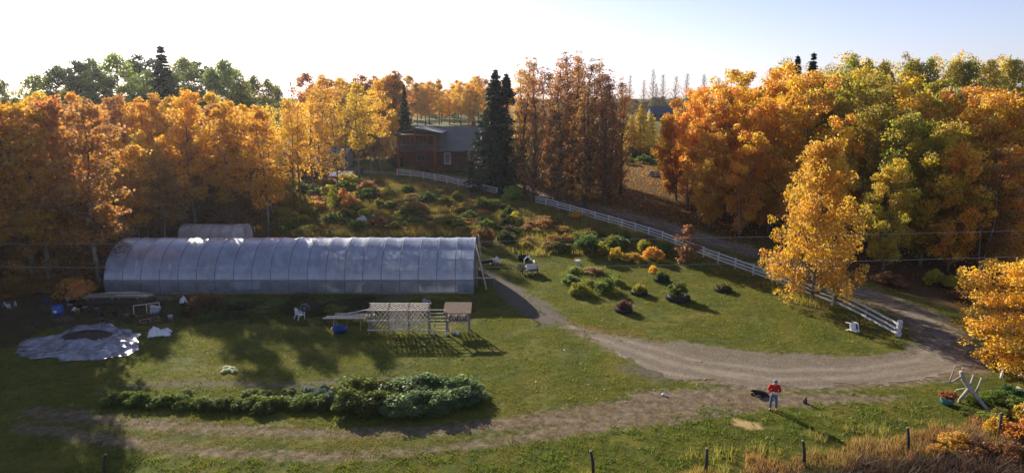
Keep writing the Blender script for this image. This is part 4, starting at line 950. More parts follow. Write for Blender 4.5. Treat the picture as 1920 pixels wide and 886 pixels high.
bushes('dark weedy plant in the shade before the greenhouse film', 'shaded weeds before the greenhouse', [(rnd.uniform(330, 690), rnd.uniform(562, 592), rnd.uniform(1.0, 2.4), rnd.uniform(.4, .9), rnd.choice([(.05, .06, .018), (.07, .065, .02), GREEN])) for k in range(34)], 'weed', 'weed')
# ------------------------------------------------------------------ white fences
def fence(name, label, px, hgt=1.15, rails=(.38, .74, 1.08), step=2.5, post=.12, start=True):
    P = [G(*p) for p in px]; L = [0]
    for i in range(len(P) - 1): L.append(L[-1] + (P[i + 1] - P[i]).length)
    n = max(1, round(L[-1] / step)); pts = []
    for k in range(n + 1):
        s = L[-1] * k / n; i = max(j for j in range(len(L) - 1) if L[j] <= s + 1e-6)
        p = P[i].lerp(P[i + 1], (s - L[i]) / (L[i + 1] - L[i])); pts.append(ground(p.x, p.y))
    o = pts[0]; e = thing(name, label, 'fence', o)
    for k, p in enumerate(pts):
        tl = rnd.uniform(-.02, .02); mb = MB(); mb.box(p - o + V((0, 0, hgt / 2 - .1)), (post, post, hgt + .2), WHITE, (tl, rnd.uniform(-.03, .03), .4)); mb.build('post', e)
    for z in rails:
        mb = MB()
        for a, b_ in zip(pts, pts[1:]):
            d = (b_ - a).normalized(); s = V((d.y, -d.x, 0)) * .085
            if s.y > 0: s = -s
            mb.beam(a - o + s + V((0, 0, z + rnd.uniform(-.03, .03))), b_ - o + s + V((0, 0, z + rnd.uniform(-.03, .03))), .04, .15, WHITE)
        mb.build('rail', e)
    return e
fence('white_fence', 'long white rail fence running down the lane to the pale orange maple', [(1560, 572), (1500, 549), (1443, 528), (1391, 509), (1341, 491), (1295, 472), (1240, 451), (1180, 431), (1137, 419), (1100, 408), (1030, 388), (1000, 381)], 1.2)
fence('white_fence', 'upper white rail fence curving past the house to the vine', [(932, 366), (898, 358), (865, 350), (832, 342), (800, 336), (770, 332), (745, 329)], 1.25, step=3.1, rails=(.38, .76, 1.12))
fence('white_fence', 'far white fence beside the dark roofed barn', [(1238, 243), (1252, 243)], 1.6, (.5, 1.0, 1.5), 1.4, .2)
# sagging panel at the end of the run
a, b_ = G(1574, 574), G(1684, 630); o = a
e = thing('sagging_fence', 'sagging white three rail fence panel ending at the drive', 'fence', o); d = b_ - a; m_ = a.lerp(b_, .47)
for q, h in ((a + V((.5, .25, 0)), 1.15), (m_, 1.35)): MB().box(q - o + V((0, 0, h / 2)), (.13, .13, h), WOODG, (0, .06, .5)).build('post', e)
pe = b_ - o
mb = MB()
for z, w in ((.17, .34), (.5, .30), (.83, .32), (1.13, .28)): mb.box(pe + V((0, 0, z)), (w, w, .27), WHITE, (0, 0, .5 + z))
mb.box(pe + V((0, 0, .6)), (.16, .16, 1.2), WOODG, (0, 0, .5)); mb.build('post', e)
for z0, zm, z1 in ((.38, .30, .22), (.78, .68, .55), (1.2, 1.1, .95)):
    mb = MB(); s = V((-.05, -.1, 0)); mb.beam(s + V((-.2, .1, z0)), m_ - o + s + V((0, 0, zm)), .05, .17, WHITE); mb.beam(m_ - o + s + V((0, 0, zm - .02)), pe + s + V((0, 0, z1)), .05, .17, WHITE); mb.build('rail', e)
# wire fence posts in front
for px, py, h, l in ((1113, 890, 1.25, 'weathered fence post at the bottom edge nearest the wheel tracks'), (1323, 888, 1.25, 'leaning fence post among the pale seeding weeds'), (1508, 872, 1.3, 'leaning fence post in the tall dry grass below the person'), (1703, 847, 1.3, 'dark fence post sunk deep in the densest dry grass'), (1872, 822, 1.4, 'thick dark fence post among the golden bushes'), (196, 893, 1.1, 'lone fence post tip on the shaded grass below the long bed')):
    g_ = G(px, py); e = thing('fence_post', l, 'fence post', g_, rnd.uniform(0, 3), 'wire fence posts along the bottom')
    MB().tube([(0, 0, -.2), (.05, 0, h * .5), (.16, .04, h)], [.085, .08, .07], WOODD, 9).build('shaft', e); mb = MB()
    mb.lathe([(.075, 0), (.06, .02)], (.16, .04, h), WOODG, 9); mb.build('cut_top', e)

# ------------------------------------------------------------------ person, dog, cat
def skin(name, pts, edges, rad, m, sub=1, parent=None):
    me = bpy.data.meshes.new(name); me.from_pydata([tuple(p) for p in pts], edges, [])
    o = bpy.data.objects.new(name, me); COL.objects.link(o)
    sk = o.modifiers.new('s', 'SKIN'); sk.use_smooth_shade = True
    for i, r in enumerate(rad):
        v = me.skin_vertices[0].data[i]; v.radius = r if hasattr(r, '__len__') else (r, r); v.use_root = (i == 0)
    su = o.modifiers.new('u', 'SUBSURF'); su.levels = su.render_levels = sub
    bpy.context.view_layer.update()
    nm = bpy.data.meshes.new_from_object(o.evaluated_get(bpy.context.evaluated_depsgraph_get()))
    bpy.data.objects.remove(o); nm.materials.clear(); nm.materials.append(m)
    nm.polygons.foreach_set('use_smooth', np.ones(len(nm.polygons), bool))
    o = link(name, nm, parent); return o
SKINM = mat('skin', (.50, .29, .20), .6, .08, 20)
e = thing('person', 'person in red jacket, jeans and grey cap looking down at a white controller', 'person', G(1449, 768), -.18); e.scale = (1.08, 1.08, 1.08)
J = {'pel': (0, 0, .96), 'bel': (0, -.01, 1.14), 'che': (0, .01, 1.36), 'nk': (0, -.02, 1.50), 'hd': (0, -.075, 1.60), 'cr': (0, -.085, 1.71)}
P = [J['pel'], J['bel'], J['che'], J['nk'], J['hd'], J['cr']]; E = [(0, 1), (1, 2), (2, 3), (3, 4), (4, 5)]
R_ = [(.15, .115), (.14, .11), (.165, .115), (.058, .06), (.082, .098), (.06, .075)]
for s in (-1, 1):
    k = len(P); P += [(s * .10, 0, .88), (s * .135, -.02, .5), (s * .155, .01, .1), (s * .175, -.15, .04)]
    E += [(0, k), (k, k + 1), (k + 1, k + 2), (k + 2, k + 3)]; R_ += [.095, .062, .045, .04]
    k = len(P); P += [(s * .19, .01, 1.41), (s * .285, .0, 1.15), (s * .135, -.235, 1.12), (s * .10, -.30, 1.13)]
    E += [(2, k), (k, k + 1), (k + 1, k + 2), (k + 2, k + 3)]; R_ += [.06, .047, .03, (.036, .026)]
    h = k + 3
    for f in range(4):
        k = len(P); fx = s * (.105 - .018 * f); P += [(fx, -.335, 1.145 - .006 * f), (fx - s * .018, -.36 - .004 * (1.5 - abs(f - 1.5)), 1.125), (fx - s * .03, -.35, 1.10)]; E += [(h, k), (k, k + 1), (k + 1, k + 2)]; R_ += [.010, .009, .008]
    k = len(P); P += [(s * .068, -.285, 1.165), (s * .045, -.31, 1.18)]; E += [(h, k), (k, k + 1)]; R_ += [.012, .010]
body = skin('body', P, E, R_, SKINM, 1, e)
mb = MB(); mb.lathe([(.012, -.03), (.02, -.012), (.012, .03)], (0, -.185, 1.595), SKINM, 8); mb.build('nose', body)
mb = MB()
for s in (-1, 1): mb.lathe([(.004, -.006), (.012, 0), (.004, .006)], (s * .034, -.168, 1.625), mat('eye_dark', (.03, .025, .02), .3, .1), 8)
mb.build('eyes', body)
mb = MB(); mb.box((0, -.172, 1.552), (.05, .012, .012), mat('lips', (.34, .13, .11), .6, .1)); mb.build('mouth', body)
RED = mat('red_jacket', (.55, .012, .012), .75, .18, 6, .3)
P = [(0, 0, .93), (0, -.01, 1.1), (0, .01, 1.36), (0, -.01, 1.46)]; E = [(0, 1), (1, 2), (2, 3)]; R_ = [(.175, .14), (.175, .14), (.195, .145), (.085, .085)]
for s in (-1, 1):
    k = len(P); P += [(s * .20, .015, 1.40), (s * .30, .0, 1.15), (s * .24, -.1, 1.13), (s * .155, -.21, 1.12)]; E += [(2, k), (k, k + 1), (k + 1, k + 2), (k + 2, k + 3)]; R_ += [.088, .075, .065, .05]
skin('jacket', P, E, R_, RED, 2, e)
P = [(0, 0, .97), (0, 0, .90)]; E = [(0, 1)]; R_ = [(.165, .13), (.15, .125)]
for s in (-1, 1):
    k = len(P); P += [(s * .10, 0, .80), (s * .135, -.02, .5), (s * .155, .01, .12)]; E += [(1, k), (k, k + 1), (k + 1, k + 2)]; R_ += [.105, .083, .075]
skin('jeans', P, E, R_, mat('blue_jeans', (.11, .145, .21), .8, .3, 7), 2, e)
for s in (-1, 1):
    skin('boot', [(s * .155, .03, .12), (s * .155, .02, .055), (s * .185, -.16, .045)], [(0, 1), (1, 2)], [.062, .062, .05], mat('brown_boots', (.06, .045, .035), .6, .2), 1, e)
CAP = mat('grey_cap', (.23, .235, .22), .8, .15, 8)
mb = MB(); mb.lathe([(.112, -.01), (.114, .03), (.095, .08), (.05, .112), (.01, .12)], (0, -.075, 1.645), CAP, 16, R=Euler((.25, 0, 0)).to_matrix()); mb.grid([[V((.095 * math.cos(a) * k, -.075 - .1 * math.sin(a) - .1 * (k2), 1.635 - .05 * k2)) for a in [math.pi * i / 10 for i in range(11)]] for k, k2 in ((1, 0), (.85, .75))], CAP); mb.build('cap', e)
cl = e.matrix_basis if False else (Matrix.Translation(e.location) @ Matrix.Rotation(-.18, 4, 'Z')) @ (V((0, -.335, 1.12)) * 1.08)
e2 = thing('remote_control', 'white handheld controller held in both hands of the person in red', 'controller', cl, -.18)
mb = MB(); mb.box((0, 0, 0), (.20, .11, .045), WPLASTIC, (.35, 0, 0)); mb.build('body', e2)
mb = MB()
for s in (-1, 1): mb.tube([(s * .05, -.01, .02), (s * .05, -.02, .055)], .008, DARKM, 6)
mb.build('sticks', e2); mb = MB()
for s in (-1, 1): mb.beam((s * .06, .05, .02), (s * .065, .12, .12), .014, .008, DARKM)
mb.build('antennas', e2)
FUR = mat('black_fur', (.012, .011, .012), .75, .4, 20, .4)
e = thing('dog', 'black dog lying on the bare track beside the person', 'dog', G(1425, 741), -.25)
P = [(.22, 0, .16), (0, .02, .19), (-.22, 0, .20), (-.36, -.03, .27), (-.46, -.06, .30), (-.57, -.09, .27), (.36, .02, .13), (.5, -.06, .05), (.64, -.16, .03)]
E = [(0, 1), (1, 2), (2, 3), (3, 4), (4, 5), (0, 6), (6, 7), (7, 8)]; R_ = [(.15, .14), (.15, .15), (.15, .15), .09, .085, .04, .1, .035, .02]
for s in (-1, 1):
    k = len(P); P += [(-.27, s * .12, .12), (-.35, s * .13, .05), (-.55, s * .10, .03)]; E += [(2, k), (k, k + 1), (k + 1, k + 2)]; R_ += [.06, .045, .035]
    k = len(P); P += [(.22, s * .17, .13), (.06, s * .21, .07), (.24, s * .24, .04), (.08, s * .26, .03)]; E += [(0, k), (k, k + 1), (k + 1, k + 2), (k + 2, k + 3)]; R_ += [.08, .055, .035, .03]
bd = skin('body', P, E, R_, FUR, 2, e)
for s in (-1, 1): MB().box((-.43, -.055 + s * .085, .30), (.07, .025, .12), FUR, (s * .3, 0, .2), .5).build('ear', bd)
e = thing('cat', 'small dark tabby cat sitting at the grass edge beside the person', 'cat', G(1509, 755), .25)
TAB = mat('tabby_fur', (.10, .085, .07), .8, .6, 14, .3)
P = [(0, .05, .10), (0, .02, .2), (0, -.04, .30), (0, -.07, .38), (0, -.12, .37), (.06, .16, .05), (.14, .22, .03), (.2, .2, .03)]
E = [(0, 1), (1, 2), (2, 3), (3, 4), (0, 5), (5, 6), (6, 7)]; R_ = [(.10, .10), (.095, .1), .07, .062, .03, .03, .02, .015]
for s in (-1, 1):
    k = len(P); P += [(s * .045, -.08, .2), (s * .045, -.09, .03), (s * .045, -.12, .02)]; E += [(2, k), (k, k + 1), (k + 1, k + 2)]; R_ += [.035, .024, .024]
    k = len(P); P += [(s * .09, .02, .07), (s * .1, -.08, .025)]; E += [(0, k), (k, k + 1)]; R_ += [.06, .028]
bd = skin('body', P, E, R_, TAB, 2, e)
for s in (-1, 1): MB().box((s * .04, -.07, .455), (.035, .02, .06), TAB, None, .15).build('ear', bd)

# ------------------------------------------------------------------ tyre planters on the lawn
TREAD = mat('tyre_rubber', (.03, .028, .032), .75, .3, 9, .5)
SOIL = mat('dark_soil', (.06, .045, .035), .95, .4, 8, .5)
for px, py, r0, h, pk, pc, ph, lb in ((1198, 551, .75, .34, 'spiky', OLIVE, .7, 'tractor tyre planter with fading grass standing between island bed and biggest tyre'), (1271, 562, 1.02, .45, 'shrub', (.13, .16, .03), 1.5, 'largest tractor tyre planter overflowing with a green bush'), (1169, 583, .72, .3, 'spiky', (.16, .08, .06), .75, 'tyre planter with purple brown foliage nearest the gravel'), (1355, 545, .78, .3, 'spiky', (.12, .11, .03), .5, 'tyre planter standing apart nearest the white fence'), (1240, 527, .75, .36, 'spiky', (.10, .14, .03), .75, 'dark tyre planter under the tiny yellow sapling')):
    e = thing('tyre_planter', lb, 'planter', G(px, py), rnd.uniform(0, 1), 'tyre planters on the lawn')
    MB().lathe([(r0 * .62, 0), (r0 * .92, .02), (r0, h * .3), (r0, h * .7), (r0 * .92, h), (r0 * .66, h * 1.02), (r0 * .6, h * .8)], (0, 0, 0), TREAD, 26).build('tyre', e)
    mb = MB()
    for k in range(22):
        a = 6.283 * k / 22; mb.box((math.cos(a) * r0, math.sin(a) * r0, h / 2), (.07, .10, h * .8), TREAD, (.5, 0, a))
    mb.build('tread', e); MB().lathe([(r0 * .6, h * .6), (r0 * .3, h * .9), (.02, h)], (0, 0, 0), SOIL, 16).build('soil', e)
    c = link('plant', PROTO[pk][rnd.randrange(2)][1], e, (0, 0, h * .6)); c.scale = (r0 * 1.75, r0 * 1.75, ph); c.color = (*pc, 1)
e = thing('wooden_box', 'small wooden box standing on the lawn behind the island bed', 'box', G(1083, 496), .5)
MB().box((0, 0, .22), (.55, .45, .44), CREAM).build('body', e); MB().box((0, 0, .47), (.62, .52, .06), WOODP, (.1, 0, 0)).build('lid', e)

# ------------------------------------------------------------------ trailer by the greenhouse
e = thing('garden_trailer', 'small garden trailer with pale boards and spoked wheels on the lawn', 'trailer', G(993, 512), .25)
MB().box((0, 0, .52), (1.3, 2.0, .08), DARKM).build('bed', e)
for s in (-1, 1):
    mb = MB(); R9 = Euler((0, math.pi / 2, 0)).to_matrix()
    mb.tube([V((s * .78, .1 + .34 * math.cos(6.283 * k / 16), .36 + .34 * math.sin(6.283 * k / 16))) for k in range(16)], .055, BLACK, 6, closed=True); w = mb.build('wheel', e); mb = MB()
    for k in range(4):
        a = math.pi * k / 4; mb.tube([(s * .78, .1 - .32 * math.cos(a), .36 - .32 * math.sin(a)), (s * .78, .1 + .32 * math.cos(a), .36 + .32 * math.sin(a))], .015, GREY_METAL, 5)
    mb.build('spokes', w)
mb = MB(); mb.beam((0, -.9, .5), (-.2, -1.9, .25), .08, .08, DARKM); mb.build('drawbar', e)
mb = MB(); mb.box((.1, -.35, .78), (1.05, .07, .62), CREAM, (-.5, 0, 0)); mb.box((.1, .1, .72), (1.05, .75, .08), CREAM); mb.build('board', e)
mb = MB(); mb.tube([(-.35, .9, .55), (-.3, .95, 1.2), (.0, 1.0, 1.5), (.35, .95, 1.35), (.55, .3, .95), (.58, -.3, .8)], .06, WPLASTIC, 8); mb.tube([(.6, .9, .6), (.62, .6, 1.15), (.62, -.2, .85)], .05, WPLASTIC, 8); mb.build('arch', e)
e = thing('black_bin', 'low black tub standing behind the loaded trailer', 'tub', G(982, 488), .1)
mb = MB(); mb.lathe([(.55, 0), (.65, .5), (.68, .5), (.6, .45), (.5, .1)], (0, 0, 0), BLACK, 14); mb.build('body', e)
e = thing('bench_seat', 'black slatted garden seat tipped beside the loaded trailer', 'seat', G(980, 512), .5)
mb = MB()
for k in range(4): mb.box((0, -.2 + .13 * k, .42), (.9, .09, .03), DARKM)
mb.build('seat', e); mb = MB()
for k in range(3): mb.box((0, .28, .55 + .14 * k), (.9, .03, .10), DARKM)
mb.build('backrest', e)
for sx in (-1, 1):
    for sy in (-.2, .25): MB().box((sx * .4, sy, .2), (.05, .05, .4), DARKM).build('leg', e)
# leaning poles at the greenhouse door end
bx_ = gxb
for dx, dy, x2, z2, l in ((1.15, 1.0, .15, 4.3, 'long pale pole leaning on the greenhouse door end'), (.6, 4.6, .25, 4.6, 'tall grey pole standing at the greenhouse ridge end')):
    e = thing('leaning_pole', l, 'pole', (bx_ + dx, gy0 + dy, 0)); MB().tube([(0, 0, 0), (x2 - dx, .6 if dy < 2 else 0, z2)], [.07, .05], GREY_METAL if dy > 2 else WOODP, 8).build('shaft', e)
    MB().lathe([(.09, 0), (.09, .12)], (0, 0, 0), DARKM, 8).build('foot', e)
e = thing('sawhorse', 'pale plank trestle standing across the greenhouse door', 'trestle', (bx_ + .9, gy0 + 2.2, 0)); MB().beam((-.9, 0, .9), (1.1, .1, .9), .1, .12, WOODP).build('top', e)
for s in (-.7, .9):
    for q in (-.25, .25): MB().beam((s, q, 0), (s, 0, .86), .06, .06, WOODG).build('leg', e)
def crumple(name, label, c, w, d, h, m, cat='sheet', seed=0, rz=0, poly=None, fold=.45):
    "a crumpled sheet lying on the ground"
    nxx, nyy = max(8, int(w / .08)), max(8, int(d / .08)); r = random.Random(seed); e = thing(name, label, cat, c, rz); ph = [r.uniform(0, 50) for _ in range(4)]
    P = []; xs = np.linspace(-w / 2, w / 2, nxx); ys = np.linspace(-d / 2, d / 2, nyy); X, Y = np.meshgrid(xs, ys)
    a = np.abs(cellnoise(X * (.45 if poly is not None else 1) + Y * .5 + ph[0], Y * 1.5 - X * .2 + ph[1], fold) - .5) * 2; b2 = np.abs(cellnoise(X * .7 + Y * .6 + ph[2], Y - X * .3 + ph[3], fold * .4) - .5) * 2
    if poly is None: dd = np.maximum(np.abs(X) / (w / 2), np.abs(Y) / (d / 2)) + (cellnoise(X + 9, Y, w * .2) - .5) * .5 - .85; keep = dd < 0; env = np.clip(-dd * 2.2, 0, 1)
    else: dd = sdf(X + c.x, Y + c.y, poly) + (cellnoise(X, Y, 1.6) - .5) * 1.3 + (cellnoise(X, Y, .5) - .5) * .3; keep = dd < 0; env = np.clip(-dd / .8, 0, 1) * .8 + .2
    Z = .02 + h * ((1 - a) ** 2 * .65 + (1 - b2) ** 2 * .35) * env
    if poly is None: Z = Z + h * .6 * env * np.clip(1 - np.hypot(X / w * 2, Y / d * 2), 0, 1)
    q = keep[:-1, :-1] & keep[1:, :-1] & keep[:-1, 1:] & keep[1:, 1:]; j, k = np.nonzero(q); i0 = j * nxx + k
    F = np.c_[i0, i0 + 1, i0 + 1 + nxx, i0 + nxx]; us, inv = np.unique(F.ravel(), return_inverse=True)
    me = nmesh(name, np.c_[X.ravel(), Y.ravel(), Z.ravel()][us], inv.reshape(-1, 4), m, smooth=True)
    link('cover', me, e); return e
SILVER = mat('silver_sheet', (.34, .35, .37), .25, .35, 2.5, .6, metal=.3, spec=.6)
WSHEET = mat('white_sheet', (.72, .70, .67), .4, .12, 3, .3, spec=.5)
crumple('barrow_cover', 'white sheet bunched over a black barrow by the greenhouse door', G(928, 494), 1.3, .8, .7, WSHEET, 'sheet', 3)
e = thing('wheelbarrow', 'black wheelbarrow under a white sheet by the greenhouse door', 'wheelbarrow', G(912, 497), .3)
mb = MB(); mb.box((0, 0, .45), (1.0, .65, .35), BLACK, None, 1.3); mb.build('tray', e); mb = MB(); mb.tube([V((.7 + .18 * math.cos(6.283 * k / 12), 0, .2 + .18 * math.sin(6.283 * k / 12))) for k in range(12)], .05, BLACK, 6, closed=True); mb.build('wheel', e)
for s in (-.3, .3):
    MB().beam((.6, s * .3, .22), (-1.0, s, .55), .04, .04, WOODG).build('handle', e); MB().beam((-.35, s, 0), (-.25, s, .4), .04, .04, DARKM).build('leg', e)

# ------------------------------------------------------------------ silver tarpaulin with soil heap, junk on the shaded side
TARPM = mat('tarpaulin_film', (.27, .28, .30), .22, .5, 1.6, .5, metal=.25, spec=.6)
TP = poly2([(36, 662), (48, 642), (80, 634), (108, 628), (135, 608), (185, 606), (225, 618), (276, 622), (268, 640), (236, 668), (180, 672), (110, 677), (52, 676)])
tc_ = V((TP[:, 0].mean(), TP[:, 1].mean(), 0))
crumple('silver_tarpaulin', 'large crumpled silver tarpaulin spread on the grass with a dark hollow', tc_, np.ptp(TP[:, 0]) + 1.5, np.ptp(TP[:, 1]) + 1.5, .42, TARPM, 'tarpaulin', 5, 0, TP, 1.1)
a = G(168, 634); e = thing('soil_heap', 'dark low heap of soil lying on the silver tarpaulin', 'soil heap', a, .05)
mb = MB(); rows = []
for i in range(9):
    f = i / 8; rows.append([V((2.7 * (1 - f) * math.cos(6.283 * k / 28) * (1 + .12 * math.sin(k * 2.3)), 1.0 * (1 - f) * math.sin(6.283 * k / 28) * (1 + .15 * math.sin(k * 1.7)), .62 * math.sin(f * 1.57) + .05 * math.sin(k * 3.1 + i * 2))) for k in range(29)])
mb.grid(rows, SOIL); mb.build('heap', e)
crumple('white_tarpaulin', 'small white crumpled tarpaulin beside the silver one in sun', G(299, 628), 2.0, 1.3, .6, WSHEET, 'tarpaulin', 8, .35)
for px, py, w, d, h, m, l in ((345, 571, .8, .7, .7, WSHEET, 'white crumpled sack standing beside the round red and olive bush'), (12, 578, 1.3, .7, .5, WSHEET, 'pale bundle lying in the shade far left of the blue drum'), (30, 577, .35, .35, .5, WSHEET, 'small white sack beside the pale bundle'), (150, 545, 1.6, .7, .7, SILVER, 'grey plastic heap behind the plank bench'), (190, 480, 1.2, .8, .9, WSHEET, 'white plastic caught at the back corner of the greenhouse'), (150, 510, 1.1, .8, .5, SILVER, 'pale plastic scrap between aspens and greenhouse corner'), (104, 530, .7, .6, 1.2, SILVER, 'grey draped bundle standing among the aspens'), (680, 418, 2.6, 1.2, .8, WSHEET, 'tangle of white plastic on the rough bank behind the greenhouse'), (700, 408, 1.4, .6, .4, WSHEET, 'smaller white scrap above the tangle on the bank'), (140, 585, .5, .4, .4, WSHEET, 'white rag on the bare ground near the blue drum'), (1245, 741, .5, .25, .12, WSHEET, 'tiny white scrap lying on the wheel track'), (800, 568, 1.4, .5, .35, SILVER, 'folded grey sheet between greenhouse and lattice arbour')):
    crumple('crumpled_sheet', l, G(px, py), w, d, h, m, 'sheet', int(px), rnd.uniform(-.5, .5), None, .3)
e = thing('plastic_drum', 'blue plastic drum standing on bare ground beyond the tarpaulin', 'drum', G(110, 592))
mb = MB(); mb.lathe([(.36, 0), (.42, .08), (.42, .35), (.44, .4), (.42, .45), (.42, .85), (.36, .95), (.3, .96)], (0, 0, 0), BLUE, 18); mb.build('body', e); MB().box((.05, -.41, .5), (.22, .05, .18), WPLASTIC).build('tag_plate', e)
for k in range(12):
    px, py = ((132, 578), (141, 581), (150, 579), (160, 583), (136, 571), (170, 588), (182, 584), (205, 590), (216, 593), (238, 594), (250, 598), (192, 592))[k]
    e = thing('nursery_pot', 'black plastic nursery pot standing on the bare ground between drum and plank bench', 'pot', G(px, py), 0, 'nursery pots by the plank bench'); r = rnd.uniform(.14, .22)
    MB().lathe([(r * .75, 0), (r, r * 1.7), (r * 1.08, r * 1.7), (r * 1.05, r * 1.9), (r * .9, r * 1.9), (r * .8, r * 1.5)], (0, 0, 0), BLACK if k % 3 else GREY_METAL, 12).build('body', e); MB().lathe([(r * .85, r * 1.52), (.02, r * 1.58)], (0, 0, 0), SOIL, 10).build('soil', e)
for px, py, m, l in ((128, 566, WPLASTIC, 'white bucket standing just behind the blue drum'), (146, 588, mat('yellow_plastic', (.45, .36, .10), .5, .1), 'dull yellow bucket beside the white rag'), (88, 572, BLUE, 'second blue bucket half hidden left of the blue drum'), (320, 600, WPLASTIC, 'white bucket near the round red and olive bush')):
    e = thing('bucket', l, 'bucket', G(px, py)); MB().lathe([(.15, 0), (.2, .4), (.21, .4), (.19, .39), (.14, .04)], (0, 0, 0), m, 14).build('body', e); MB().tube([(.2 * math.cos(a), .0, .38 + .16 * math.sin(a)) for a in [math.pi * i / 8 for i in range(9)]], .01, GREY_METAL, 5).build('handle', e)
for px, py, rz_, l in ((168, 560, .1, 'weathered pallet lying behind the plank bench'), (95, 548, .5, 'grey pallet leaning among the aspen trunks'), (120, 600, -.2, 'broken pallet at the back edge of the tarpaulin')):
    e = thing('pallet', l, 'pallet', G(px, py), rz_); mb = MB()
    for k in range(6): mb.box((0, -.45 + .18 * k, .13), (1.2, .11, .025), WOODG)
    mb.build('deck_boards', e)
    for s in (-.55, 0, .55): MB().box((s, 0, .06), (.09, 1.0, .11), WOODG).build('bearer', e)
bt = G(225, 574)
e = thing('plank_bench', 'long rough plank bench piled with pale laths before the greenhouse corner', 'bench', bt)
mb = MB()
for k in range(4): mb.box((-.3, .1 + .28 * k, .82 + .01 * (k % 2)), (5.6, .24, .06), WOODG)
mb.build('top', e)
for sx in (-2.8, -.6, 1.6):
    for sy in (.05, 1.0): MB().box((sx, sy, .4), (.12, .12, .8), WOODG).build('leg', e)
MB().box((-.4, -.02, .35), (5.0, .03, .5), WOODD).build('apron', e)
for k in range(13):
    e2 = thing('wooden_lath', 'pale loose lath lying on the long plank bench', 'lath', bt + V((rnd.uniform(-1, 1.6), rnd.uniform(.1, 1.0), .875 + .014 * k)), rnd.gauss(0, .1), 'laths on the plank bench')
    MB().box((0, 0, 0), (rnd.uniform(1.6, 3.0), .05, .025), WOODP).build('strip', e2)
def frame(name, label, c, w, d, tilt, rz, m, th=.06):
    e = thing(name, label, 'frame', c, rz); R9 = Euler((tilt, 0, 0)).to_matrix(); mb = MB()
    Q = [R9 @ V(p) for p in ((-w / 2, 0, .04), (w / 2, 0, .04), (w / 2, d, .04), (-w / 2, d, .04))]
    for i in range(4): mb.beam(Q[i], Q[(i + 1) % 4], th, th, m)
    mb.build('rim', e); mb = MB(); mb.beam(Q[0].lerp(Q[1], .5), Q[2].lerp(Q[3], .5), th, th * .8, m); mb.build('crossbar', e); return e
frame('timber_rack', 'pale empty wooden frame propped at the end of the plank bench', G(276, 590), 1.9, 1.5, .35, .5, WOODP)
frame('timber_rack', 'smaller pale frame lying above the propped one', G(292, 567), 1.8, 1.0, .2, -.3, WOODG)
frame('timber_rack', 'low pale frame at the grass edge above the white tarpaulin', G(284, 603), 1.4, .7, .1, .75, WOODP, .05)
e = thing('grey_crate', 'pale grey crate standing inside the propped wooden frames', 'crate', G(292, 588), .2)
MB().box((0, 0, .3), (.7, .5, .6), mat('grey_plastic', (.34, .36, .42), .5, .1), (0, .25, 0)).build('body', e); MB().box((0, 0, .62), (.74, .54, .05), GREY_METAL, (0, .25, 0)).build('rim', e)
# white chair, tub and sawhorses before the arbour
def plastic_chair(name, label, loc, rot):
    e = thing(name, label, 'chair', loc); e.rotation_euler = rot
    mb = MB(); mb.box((0, 0, .40), (.52, .50, .05), WPLASTIC); mb.build('seat', e)
    mb = MB(); n = 9
    for k in range(6): mb.box((-.22 + .088 * k, .27 + .03, .68 - .006 * abs(k - 2.5) ** 2), (.06, .03, .5), WPLASTIC, (-.2, 0, 0))
    mb.tube([(-.27, .25, .40), (-.27, .33, .8), (-.15, .36, .96), (.15, .36, .96), (.27, .33, .8), (.27, .25, .40)], .03, WPLASTIC, 8); mb.build('backrest', e)
    for s in (-1, 1):
        mb = MB(); mb.beam((s * .3, -.25, .62), (s * .3, .28, .66), .07, .035, WPLASTIC); mb.build('armrest', e)
        for y, y2 in ((-.24, -.28), (.22, .34)): MB().beam((s * .27, y, .60 if y < 0 else .4), (s * .30, y2, 0), .055, .055, WPLASTIC).build('leg', e)
    return e
plastic_chair('garden_chair', 'white plastic garden chair lying tipped over beside the sagging fence panel', G(1591, 618, .36), (-1.35, 0, 3.35))
plastic_chair('garden_chair', 'white plastic garden chair half hidden in shade before the greenhouse', G(562, 598), (.1, 0, 2.4))
e = thing('fan_cover', 'round wire fan guard leaning behind the shaded white chair', 'fan guard', G(572, 588)); mb = MB(); mb.tube([V((.42 * math.cos(6.283 * k / 20), 0, .45 + .42 * math.sin(6.283 * k / 20))) for k in range(20)], .03, GREY_METAL, 6, closed=True); mb.build('rim', e); mb = MB()
for k in range(6): a = math.pi * k / 6; mb.tube([(.41 * math.cos(a), 0, .45 + .41 * math.sin(a)), (-.41 * math.cos(a), 0, .45 - .41 * math.sin(a))], .012, GREY_METAL, 4)
mb.build('spokes', e)
bt = G(650, 618)
e = thing('trestle_table', 'trestle table of long pale planks beside the lattice arbour', 'table', bt)
mb = MB()
for k, (xa, xb, y, z) in enumerate(((-1.8, 1.5, 0, .92), (-1.6, 1.9, .3, .95), (-1.0, 1.8, .6, .92))): mb.beam((xa, y, z + .04), (xb, y + .15, z), .22, .05, WOODP)
mb.build('top', e)
for sx in (-1.0, 1.1):
    for s in (-1, 1): MB().beam((sx, .35 + s * .5, 0), (sx, .35 + s * .1, .9), .07, .07, WOODG).build('leg', e)
for k in range(3):
    e2 = thing('loose_plank', ('long plank propped high across the trestle table', 'thin plank reaching from trestle table to lattice arbour', 'short plank crossing over the trestle table')[k], 'plank', bt + V((.5, .5 + .2 * k, 1.02 + .04 * k)), (-.05, .06, .25)[k]); MB().box((0, 0, .03 * k), ((3.4, 3.0, 2.2)[k], .12, .03), WOODP, (0, (-.05, .02, -.12)[k], 0)).build('board', e2)
